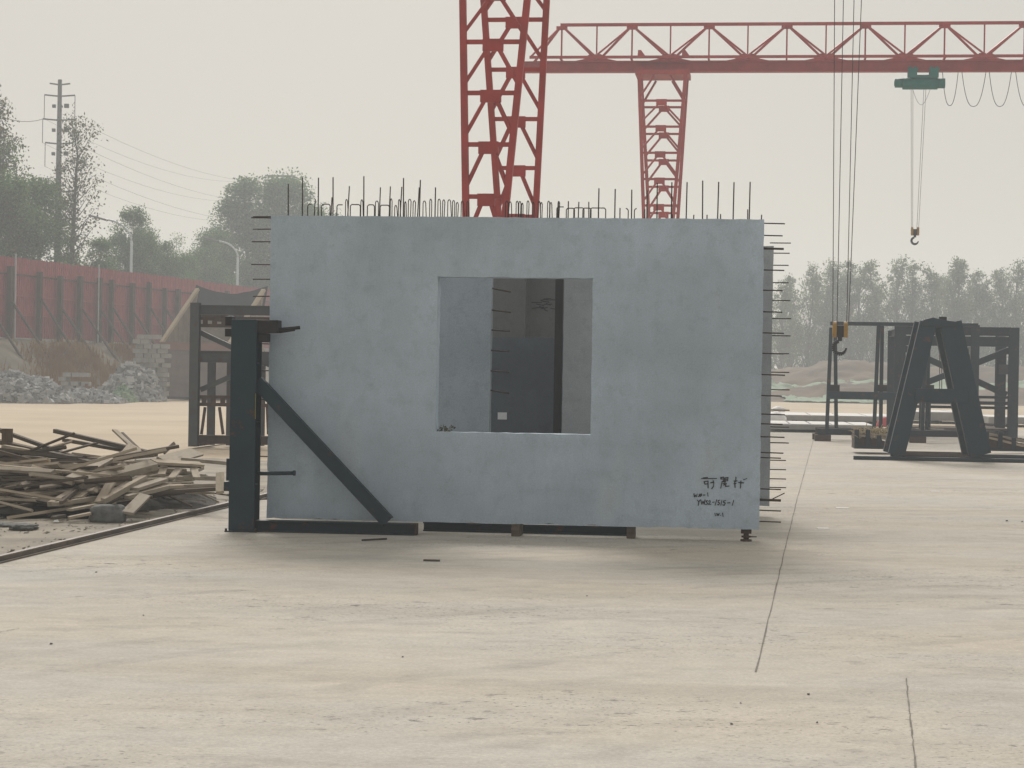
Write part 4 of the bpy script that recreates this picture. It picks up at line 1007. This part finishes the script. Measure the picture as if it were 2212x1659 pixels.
# rubble heap
def chunkheap(name, px0, px1, Z, top, dep, m, n, smin, smax, label, seed, cat='rubble heap'):
    rr = random.Random(seed); c = AT((px0 + px1) / 2, 900, Z); c.z = 0
    w = (px1 - px0) / F * Z / 2
    T = Thing(name, label, cat, c)
    hz = lambda x, y: max(0, top * (1 - (abs(x) / w) ** 1.7) * (1 - (abs(y) / dep) ** 2) * (1 + .6 * noise.noise(Vector((x * .9, y * .9, seed)))))
    mm = MB(); nx, ny = 46, 18; vs = []; fs = []
    for j in range(ny + 1):
        for i in range(nx + 1):
            x = -w + 2 * w * i / nx; y = -dep + 2 * dep * j / ny
            vs.append((x, y, hz(x, y) * .9 - .04 + (.16 * rr.random() * top if hz(x, y) > .02 else 0)))
    for j in range(ny):
        for i in range(nx):
            k = j * (nx + 1) + i; fs.append((k, k + 1, k + nx + 2, k + nx + 1))
    tag(mm.add(vs, fs).build('heap_body', M[m], T), kind='stuff')
    mm = MB()
    for k in range(n):
        x, y = rr.uniform(-w, w), rr.uniform(-dep, dep * .4); z = hz(x, y) * .95; s = rr.uniform(smin, smax)
        q = [Vector((sx * s * rr.uniform(.5, 1.2), sy * s * rr.uniform(.5, 1.2), sz * s * rr.uniform(.3, .8))) for sz in (-1, 1) for sx, sy in ((-1, -1), (1, -1), (1, 1), (-1, 1))]
        rot = Matrix.Rotation(rr.uniform(0, 6), 3, 'Z') @ Matrix.Rotation(rr.uniform(-.8, .8), 3, 'X')
        mm.hexa([rot @ v + Vector((x, y, z)) for v in q])
    tag(mm.build('broken_pieces', M['rubble_bits'] if m == 'rubble' else M[m], T), kind='stuff')
    return T
chunkheap('rubble_heap', -90, 165, 89.0, 1.2, 2.2, 'rubble', 1500, .05, .20, 'broad heap of grey broken concrete before the dry grass', 21)
chunkheap('rubble_heap', 110, 265, 90.5, .52, 1.6, 'rubble', 700, .05, .17, 'low spill of broken concrete joining the broad heap', 22)
chunkheap('rubble_heap', 238, 292, 94.0, .75, 1.3, 'netting', 60, .05, .12, 'small heap under pale green netting before the block stack', 23, 'covered heap')
chunkheap('rubble_heap', 215, 350, 97.5, 1.75, 2.0, 'rubble', 900, .06, .2, 'steep heap of grey debris against the stacked blocks', 24)
# stacked blocks
def stack(px0, px1, Z, z0, rows, bh, label, seed, lean=0, bl=.40, m='block'):
    rr = random.Random(seed); c = AT((px0 + px1) / 2, 900, Z); c.z = z0
    T = Thing('block_stack', label, 'block stack', c, R(-8)); w = (px1 - px0) / F * Z
    n = int(w / bl); me = MB().box(-bl / 2 + .012, bl / 2 - .012, -.2, .2, 0, bh - .02).mesh('block', M[m])
    for r in range(rows):
        for k in range(n - (0 if r < rows - 2 else rr.randint(0, 2))):
            o = bpy.data.objects.new('block', me); col.objects.link(o); o.parent = T.o
            o.location = (-w / 2 + bl * (k + .5 + (.5 if r % 2 else 0)) + lean * r + rr.uniform(-.05, .05), rr.uniform(-.12, .12), r * bh)
            o.rotation_euler = (0, 0, rr.uniform(-.25, .25))
    return T
stack(285, 358, 98.8, 0, 14, .225, 'tall stack of grey blocks beside the hopper', 31)
stack(128, 186, 92.6, .1, 6, .20, 'low stack of grey blocks on the rubble before the dry grass', 32)
T = MB().box(-.06, .06, -.06, .06, 0, .8); c = AT(186, 900, 92.2); c.z = 0
single('marker_stake', T, M['hopper_rim'], 'short red stake standing beside the low block stack', 'stake', c, bevel=.01)

# hopper with sloping sides and a tarpaulin
c = AT(345, 850, 103.0); c.z = 0
HP = Thing('feed_hopper', 'brown steel feed hopper with sloping plywood sides under a dark tarpaulin', 'hopper', c, R(-4))
def hp(x, y, ly=0): return HP.p(*zr(x, y), ly)
hx0, hx1 = hp(1298, 1000).x, hp(1298, 1000).x + 3.55; hz1 = hp(1310, 905).z; hz2 = hp(1310, 842).z; DX, DY = 1.75, 3.2
MB().hexa([(hx0, 0, .12), (hx1, 0, .12), (hx1 + DX * .6, DY, .12), (hx0 + DX * .6, DY, .12), (hx0, 0, hz1), (hx1, 0, hz1), (hx1 + DX * .6, DY, hz1), (hx0 + DX * .6, DY, hz1)]).build('bin_body', M['hopper'], HP, bevel=.02)
MB().box(hx0 - .05, hx1 + .05, -.06, .06, hz1 + .002, hz2).build('rim', M['hopper_rim'], HP, bevel=.01)
for x in (hx0 + .4, hx0 + 1.4, hx0 + 2.4, hx1 - .2): MB().box(x - .04, x + .04, -.045, -.002, .14, hz1 - .02).build('stiffener', M['hopper'], HP)
zt_ = hp(1590, 415, DY).z; a = hp(1590, 415, DY)
dxs = a.x - hx0
MB().box(hx0 + .3, hx1 + .3, -.02, .3, 0, .118).build('skid', M['black'], HP)
for x in (hx0, hx1 - .12):
    MB().beam((x, 0, hz2 - .02), (x + dxs, DY, zt_), .20, .14).build('sloping_beam', M['ply'], HP)
    for k in range(7):
        f0, f1 = k / 7 + .01, (k + 1) / 7 - .01
        p0, p1 = Vector((x + .05 + dxs * f0, DY * f0, 0)), Vector((x + .05 + dxs * f1, DY * f1, 0)); zz = lambda f: hz2 + (zt_ - hz2) * f - .08
        mm = MB(); n = Vector((DY, -dxs, 0)).normalized() * .02
        mm.hexa([p0 - n + Vector((0, 0, hz1 + .01)), p1 - n + Vector((0, 0, hz1 + .01)), p1 + n + Vector((0, 0, hz1 + .01)), p0 + n + Vector((0, 0, hz1 + .01)),
                 p0 - n + Vector((0, 0, zz(f0))), p1 - n + Vector((0, 0, zz(f1))), p1 + n + Vector((0, 0, zz(f1))), p0 + n + Vector((0, 0, zz(f0)))])
        mm.build('side_board', M['old_ply'], HP)
xb0, xb1 = hx0 + dxs, hx1 + dxs - .1
for k in range(4):
    z0_ = hz1 + (zt_ - .9 - hz1) * k / 4
    MB().box(xb0, xb1, DY - .03, DY + .03, z0_ + .01, z0_ + (zt_ - .9 - hz1) / 4 - .01).build('rear_board', M['old_ply'], HP)
mt = MB(); vs = []; nx, ny = 24, 10
for j in range(ny + 1):
    for i in range(nx + 1):
        u, v = i / nx, j / ny; x = xb0 - .12 + (xb1 - xb0 + .3) * u
        sag = -.42 * math.sin(math.pi * u) * (1 - .35 * v)
        y = DY + .12 - .55 * v; z = zt_ + .22 + sag * (1 - v * .2) - 1.5 * v + .05 * nse(x * 2, v * 6, 1, 3)
        vs.append((x + (-.12 * v), y, z))
mt.add(vs, [(j * (nx + 1) + i, j * (nx + 1) + i + 1, (j + 1) * (nx + 1) + i + 1, (j + 1) * (nx + 1) + i) for j in range(ny) for i in range(nx)])
mt.add([(x_, y_ - .015, z_ - .012) for x_, y_, z_ in vs], [(j * (nx + 1) + i, (j + 1) * (nx + 1) + i, (j + 1) * (nx + 1) + i + 1, j * (nx + 1) + i + 1) for j in range(ny) for i in range(nx)])
mt.build('tarpaulin', M['tarp'], HP, True)

# ------------------------------------------------------------------ right background: earth mounds under netting
def mz(x, y):
    g = lambda cx, cy, sx, sy, h: h * math.exp(-((x - cx) / sx) ** 2 - ((y - cy) / sy) ** 2)
    c1 = AT(1830, 800, 165).x; c2 = AT(1905, 800, 140).x; c3 = AT(1720, 800, 142).x
    z = g(c1, 166, 5.5, 9, 2.7) + g(c1 + 9, 172, 9, 8, 2.4) + g(c1 + 22, 170, 12, 9, 2.3) + g(c1 - 9, 172, 7, 9, 1.9) + g(c1 + 45, 172, 16, 12, 2.6)
    z += g(c2, 139, 4.5, 4, 1.2) + g(c3, 140, 4.5, 4, .9) + g(c2 + 12, 142, 6, 5, 1.3) + g(c3 + 8, 150, 7, 5, 1.35) + g(c3 - 4, 151, 6, 5, 1.5) + g(c2 + 16, 152, 9, 5, 1.7) + g(c2 + 30, 146, 8, 6, 1.4)
    z *= .86
    return z * (1 + .16 * nse(x, y, .25, 2)) + (.30 * nse(x, y, .6, 6) + .16 * nse(x, y, 1.7, 7)) * min(1, z) - .06
struct('earth_mound', sheet(8, 80, 128, 196, 190, 140, mz), M['mound'], smooth=True)
k = 0
for (px0, px1, Y0, Y1, lab) in ((1640, 1960, 143.5, 150.5, 'wide green dust netting spread over the low mound beyond the panel'), (1990, 2330, 145, 152, 'green dust netting spread over the mound behind the braced rack'), (1700, 1900, 131.5, 135.5, 'narrow strip of green netting at the foot of the mounds'), (1820, 1960, 155.5, 158.5, 'faint green netting high on the brown mound'), (1960, 2080, 134, 138, 'small green netting patch seen through the A-frame')):
    k += 1; x0, x1 = AT(px0, 800, (Y0 + Y1) / 2).x, AT(px1, 800, (Y0 + Y1) / 2).x
    fm = lambda u, w, x0=x0, x1=x1, Y0=Y0, Y1=Y1, k=k: Vector((x0 + (x1 - x0) * u + .5 * nse(u * 9, w * 5, 1, k), Y0 + (Y1 - Y0) * w + 1.6 * nse(u * 6, w * 2, 1, k + 3) + .7 * nse(u * 23, w * 4, 1, k + 5), 0))
    m = sheet(0, 0, 0, 0, 110, 20, lambda x, y: mz(x, y) + .10 + .09 * nse(x, y, 1.3, 4), fm)
    o = m.build('dust_netting', M['netting'], None, True); tag(o, lab, 'netting')

# ------------------------------------------------------------------ trees
def tree_meshes(seed, H, cr, cb, nclump, nleaf, ls, shape, leafm):
    rr = random.Random(seed); tr = MB(); cl = MB()
    pts = [Vector((0, 0, -.3))]; n = 9
    for k in range(1, n + 1):
        pts.append(Vector((pts[-1].x + rr.gauss(0, .012 * H), pts[-1].y + rr.gauss(0, .012 * H), H * .97 * k / n)))
    rad = lambda f: .017 * H * (1 - f) ** .8 + .012
    for k in range(n): tr.tube(pts[k], pts[k + 1], rad(k / n), rad((k + 1) / n), 7, False)
    def onstem(z):
        f = max(0, min(.999, z / (H * .97))) * n; k = int(f); return pts[k].lerp(pts[k + 1], f - k)
    for c in range(nclump):
        f = rr.random() ** (.85 if shape != 'poplar' else 1.0); z = cb + (H - cb) * f
        if shape == 'round': rr_ = cr * math.sqrt(max(0, 1 - (2 * f - .85) ** 2 / 1.4)) 
        elif shape == 'poplar': rr_ = cr * (.35 + .9 * math.sin(math.pi * min(1, f * .85 + .12))) * (1 - .45 * f)
        else: rr_ = cr * (1 - .6 * f) * rr.uniform(.5, 1.2)
        ang = rr.uniform(0, 2 * math.pi); q = rr_ * rr.random() ** .5
        s = onstem(z); p = Vector((s.x + math.cos(ang) * q, s.y + math.sin(ang) * q, min(H * 1.02, z + rr.gauss(0, .03 * H))))
        st_ = onstem(max(cb * .5, p.z - q * (1.7 if shape == 'poplar' else .9) - .3))
        if (p - st_).length > .3:
            mid = st_.lerp(p, .5) + Vector((0, 0, -.06 * q)); r0 = .006 * H * (1 - f * .7)
            tr.tube(st_, mid, r0, r0 * .6, 4, False); tr.tube(mid, p, r0 * .6, .012, 4, False)
        sg = cr * (.15 if shape == 'round' else .15) * rr.uniform(.6, 1.4)
        for l in range(int(nleaf * rr.uniform(.5, 1.5))):
            o = p + Vector((rr.triangular(-2, 2) * sg, rr.triangular(-2, 2) * sg, rr.triangular(-2, 2) * sg * .85)); a = ls * rr.uniform(.5, 1.3)
            u = Vector((rr.gauss(0, 1), rr.gauss(0, 1), rr.gauss(0, 1))).normalized(); v = u.orthogonal().normalized(); v = (Matrix.Rotation(rr.uniform(0, 6.28), 3, u) @ v); w = u.cross(v)
            cl.add([o - v * a, o - w * a * .6, o + v * a, o + w * a * .6], [(0, 1, 2, 3)])
    def mk(b, nme, m):
        me = bpy.data.meshes.new(nme); me.from_pydata(b.v, [], b.f); me.update(); me.materials.append(M[m]); return me
    return mk(tr, 'trunk', 'bark'), mk(cl, 'crown', leafm)
TM = {
 'pop1': tree_meshes(1, 13, 2.3, 2.8, 120, 36, .12, 'poplar', 'leaf_mid'), 'pop2': tree_meshes(2, 13, 2.0, 3.2, 100, 36, .12, 'poplar', 'leaf_mid'),
 'pop3': tree_meshes(3, 13, 2.6, 2.5, 130, 36, .12, 'poplar', 'leaf_mid'), 'pop4': tree_meshes(9, 13, 1.8, 3.6, 90, 36, .12, 'poplar', 'leaf_mid'),
 'den1': tree_meshes(4, 12, 3.6, 1.5, 105, 190, .10, 'round', 'leaf_dark'), 'den2': tree_meshes(5, 12, 3.2, 1.2, 95, 190, .10, 'round', 'leaf_dark'), 'den3': tree_meshes(6, 12, 2.8, 1.5, 100, 150, .10, 'poplar', 'leaf_dark'),
 'loose1': tree_meshes(7, 14, 3.0, 2.0, 110, 40, .10, 'sparse', 'leaf_light'), 'loose2': tree_meshes(8, 14, 2.6, 2.0, 95, 40, .10, 'sparse', 'leaf_light')}
def tree(kind, px, pytop, Z, label, z0=0.0, wide=1.0, group=None, rz=None):
    p = AT(px, pytop, Z); H = p.z - z0; base = {'p': 13, 'd': 12, 'l': 14}[kind[0]]; s = H / base
    T = Thing('poplar_tree' if kind[0] == 'p' else 'broadleaf_tree' if kind[0] == 'd' else 'slender_tree', label, 'tree', (p.x, Z, z0), rnd.uniform(0, 6.28) if rz is None else rz, group)
    for nme, me in zip(('trunk', 'crown'), TM[kind]):
        o = bpy.data.objects.new(nme, me); col.objects.link(o); o.parent = T.o; o.scale = (s * wide, s * wide, s)
    return T
BZ = 2.55
tree('den1', 45, 395, 122, 'dense dark tree directly behind the red fence beside the power pole', BZ, 1.25)
tree('den2', -45, 330, 118, 'dense tall tree at the outer end of the red fence', BZ, 1.0)
tree('den3', 85, 400, 128, 'dark upright tree standing close to the power pole', BZ, 1.1)
tree('loose1', 158, 262, 126, 'loose leafed tree whose thin foliage surrounds the power pole', BZ, .85)
tree('loose2', 25, 270, 132, 'loose pale tree rising above the dense dark one', BZ, 1.0)
tree('loose2', -12, 195, 116, 'tall loose tree cut by the picture edge near the fence end', BZ, .8)
tree('den3', 206, 525, 132, 'small round bush like tree between the power pole and the street lamp', BZ, 1.3)
for px, py, Z, k, w, lab in ((258, 500, 146, 'den2', .95, 'dark tree just left of the first street lamp column'), (288, 462, 148, 'den3', 1.0, 'pointed dark tree right behind the first street lamp'), (318, 500, 150, 'den1', .8, 'dark rounded tree right of the first street lamp'), (352, 520, 152, 'den2', .8, 'lower dark tree at the end of the lamp side clump')):
    tree(k, px, py, Z, lab, BZ, w)
for px, py, Z, k, w, lab in ((392, 555, 158, 'den1', .9, 'low grey green tree beyond the clump by the first lamp'), (432, 535, 164, 'den2', 1.0, 'grey green tree before the second street lamp'), (470, 505, 170, 'den1', .9, 'grey green tree at the head of the second street lamp'), (505, 440, 176, 'den3', 1.1, 'tall hazy tree behind the second street lamp'),
                             (548, 402, 178, 'den3', 1.2, 'tall hazy tree peaking left of the far pylon'), (592, 390, 180, 'den1', .95, 'tall hazy tree directly under the far pylon arms'), (634, 405, 182, 'den3', 1.2, 'hazy tree showing over the left of the window panel'), (672, 440, 184, 'den2', .9, 'hazy tree just above the panel rebars')):
    tree(k, px, py, Z, lab, BZ, w)
GR = 'hazy poplars beyond the mounds'; LP_ = 'hazy poplar in the long row beyond the earth mounds'
pops = [(1688, 610), (1712, 598), (1748, 578), (1778, 590), (1806, 572), (1842, 568), (1872, 578), (1902, 574), (1938, 566), (1972, 572), (2008, 582), (2044, 568), (2072, 576), (2104, 588), (2136, 606), (2172, 590), (2204, 572), (2240, 580)]
for i, (px, py) in enumerate(pops):
    tree('pop%d' % (1 + (i * 7) % 4), px + rnd.uniform(-6, 6), py, rnd.uniform(206, 216), LP_, 0, rnd.uniform(.85, 1.1), GR)
for i in range(14):
    tree('pop%d' % (1 + (i * 5 + 1) % 4), 1668 + i * 43 + rnd.uniform(-9, 9), rnd.uniform(590, 640), rnd.uniform(228, 244), LP_, 0, rnd.uniform(.9, 1.1), GR)

# ------------------------------------------------------------------ power pole, far pylon, wires, street lamps
Zp = 130.0; a = AT(127, 172, Zp); PP = Thing('power_pole', 'tall steel power pole with short cross arms behind the red fence', 'power pole', (AT(124, 560, Zp).x, Zp, BZ), 0)
Hh = a.z - BZ
MB().tube((0, 0, -.3), (0, 0, Hh), .27, .13, 12).build('shaft', M['polec'], PP, True)
arms = []
for py, hw in ((182, 22), (207, 33), (259, 36), (310, 30), (414, 30)):
    z = AT(127, py, Zp).z - BZ; w = hw / F * Zp; arms.append((z, w))
    ca = {s: MB().beam((s * .12, 0, z - .02), (s * w, 0, z + .05), .06, .09).build('cross_arm', M['polec'], PP) for s in (-1, 1)}
    if hw > 25:
        for s in (-1, 1): MB().tube((s * w, 0, z + .02), (s * w, 0, z - 1.45), .022, .022, 6).build('insulator', M['polec'], ca[s])
        MB().box(-.45, -.25, -.1, .1, z - .75, z - .55).build('fuse_box', M['polec'], PP); MB().box(.3, .58, -.1, .1, z - .75, z - .5).build('fuse_box', M['polec'], PP)
Zy = 240.0; a = AT(605, 380, Zy); PF = Thing('power_pylon', 'faint far power pylon with a flat top arm above the hazy trees', 'power pylon', (a.x, Zy, BZ), 0)
Hf = a.z - BZ
for sx in (-1, 1):
    for sy in (-1, 1): MB().beam((sx * 1.1, sy * 1.1, -.2), (sx * .35, sy * .35, Hf), .14, .14).build('leg', M['polec'], PF)
for k in range(9):
    z0_, z1_ = Hf * k / 9, Hf * (k + 1) / 9; w0, w1 = 1.1 - .75 * k / 9, 1.1 - .75 * (k + 1) / 9
    MB().beam((-w0, -w0, z0_), (w1, -w1, z1_), .08, .08).build('lattice_bar', M['polec'], PF); MB().beam((w0, -w0, z0_), (-w1, -w1, z1_), .08, .08).build('lattice_bar', M['polec'], PF)
for z, w in ((Hf, 1.75), (Hf - 2.6, 2.2), (Hf - 5, 2.2)):
    MB().beam((-w, 0, z), (w, 0, z), .2, .2).build('cross_arm', M['polec'], PF); MB().beam((-w * .9, 0, z), (0, 0, z - .6), .1, .1).build('arm_stay', M['polec'], PF); MB().beam((w * .9, 0, z), (0, 0, z - .6), .1, .1).build('arm_stay', M['polec'], PF)
k = 0
WL = ('first', 'second', 'third', 'fourth', 'fifth', 'sixth')
for i, (z, w) in enumerate(arms[1:4]):
    for s in (-1, 1):
        A = Vector(PP.o.location) + Vector((s * w, 0, z - 1.45)); B = Vector(PF.o.location) + Vector((s * 1.9, 0, Hf - .4 - 2.2 * i))
        pts = [A.lerp(B, t) + Vector((0, 0, -3.2 * 4 * t * (1 - t) * .5)) - A for t in [q / 16 for q in range(17)]]
        single('overhead_wire', MB().path(pts, .010, 4), M['wire'], 'thin overhead wire from the %s pole arm to the far pylon, %s side' % (('upper', 'middle', 'lower')[i], 'inner' if s > 0 else 'outer'), 'wire', A)
A = Vector(PP.o.location) + Vector((-arms[1][1], 0, arms[1][0] - 1.45)); B = AT(-40, 226, 118)
single('overhead_wire', MB().path([A.lerp(B, t) + Vector((0, 0, -.5 * 4 * t * (1 - t))) - A for t in [q / 8 for q in range(9)]], .022, 4), M['wire'], 'overhead wire leaving the power pole away from the pylon', 'wire', A)
def lamp(px, pyt, pxh, pyh, Z, label):
    b = AT(px, 600, Z); T = Thing('street_lamp', label, 'street lamp', (b.x, Z, BZ))
    zt = AT(px, pyt, Z).z - BZ; h = AT(pxh, pyh, Z); hx, hz = h.x - b.x, h.z - BZ
    MB().tube((0, 0, -.3), (0, 0, zt), .115, .085, 10).build('column', M['lampc'], T, True)
    pts = [Vector((hx * .82 * (t ** 1.6), 0, zt + (hz - zt) * .93 * (1 - (1 - t) ** 1.8))) for t in [k / 9 for k in range(10)]]
    arm = MB().path(pts, .065, 8).build('arm', M['lampc'], T, True)
    d = Vector((hx, 0, hz)) - pts[-1]; d.normalize()
    MB().beam(pts[-1] - d * .1, pts[-1] + d * 1.15, .28, .13).build('lamp_head', M['polec'], arm, bevel=.04)
lamp(283, 520, 214, 471, 140, 'pale blue street lamp with its arm reaching towards the power pole')
lamp(513, 555, 462, 519, 150, 'pale street lamp with curved arm behind the fence near the panel')

# ------------------------------------------------------------------ the hazy air
mb = MB().box(-385, 385, -42, 425, -1.1, 26.5)
ho = mb.build('haze', bpy.data.materials.new('haze_air')); hm = ho.data.materials[0]; hm.use_nodes = True
t = hm.node_tree; t.nodes.clear(); pv = t.nodes.new('ShaderNodeVolumePrincipled'); ot = t.nodes.new('ShaderNodeOutputMaterial')
pv.inputs['Color'].default_value = (.86, .93, 1.0, 1); pv.inputs['Density'].default_value = .0019; pv.inputs['Anisotropy'].default_value = .2
t.links.new(pv.outputs[0], ot.inputs['Volume']); tag(ho, kind='stuff')
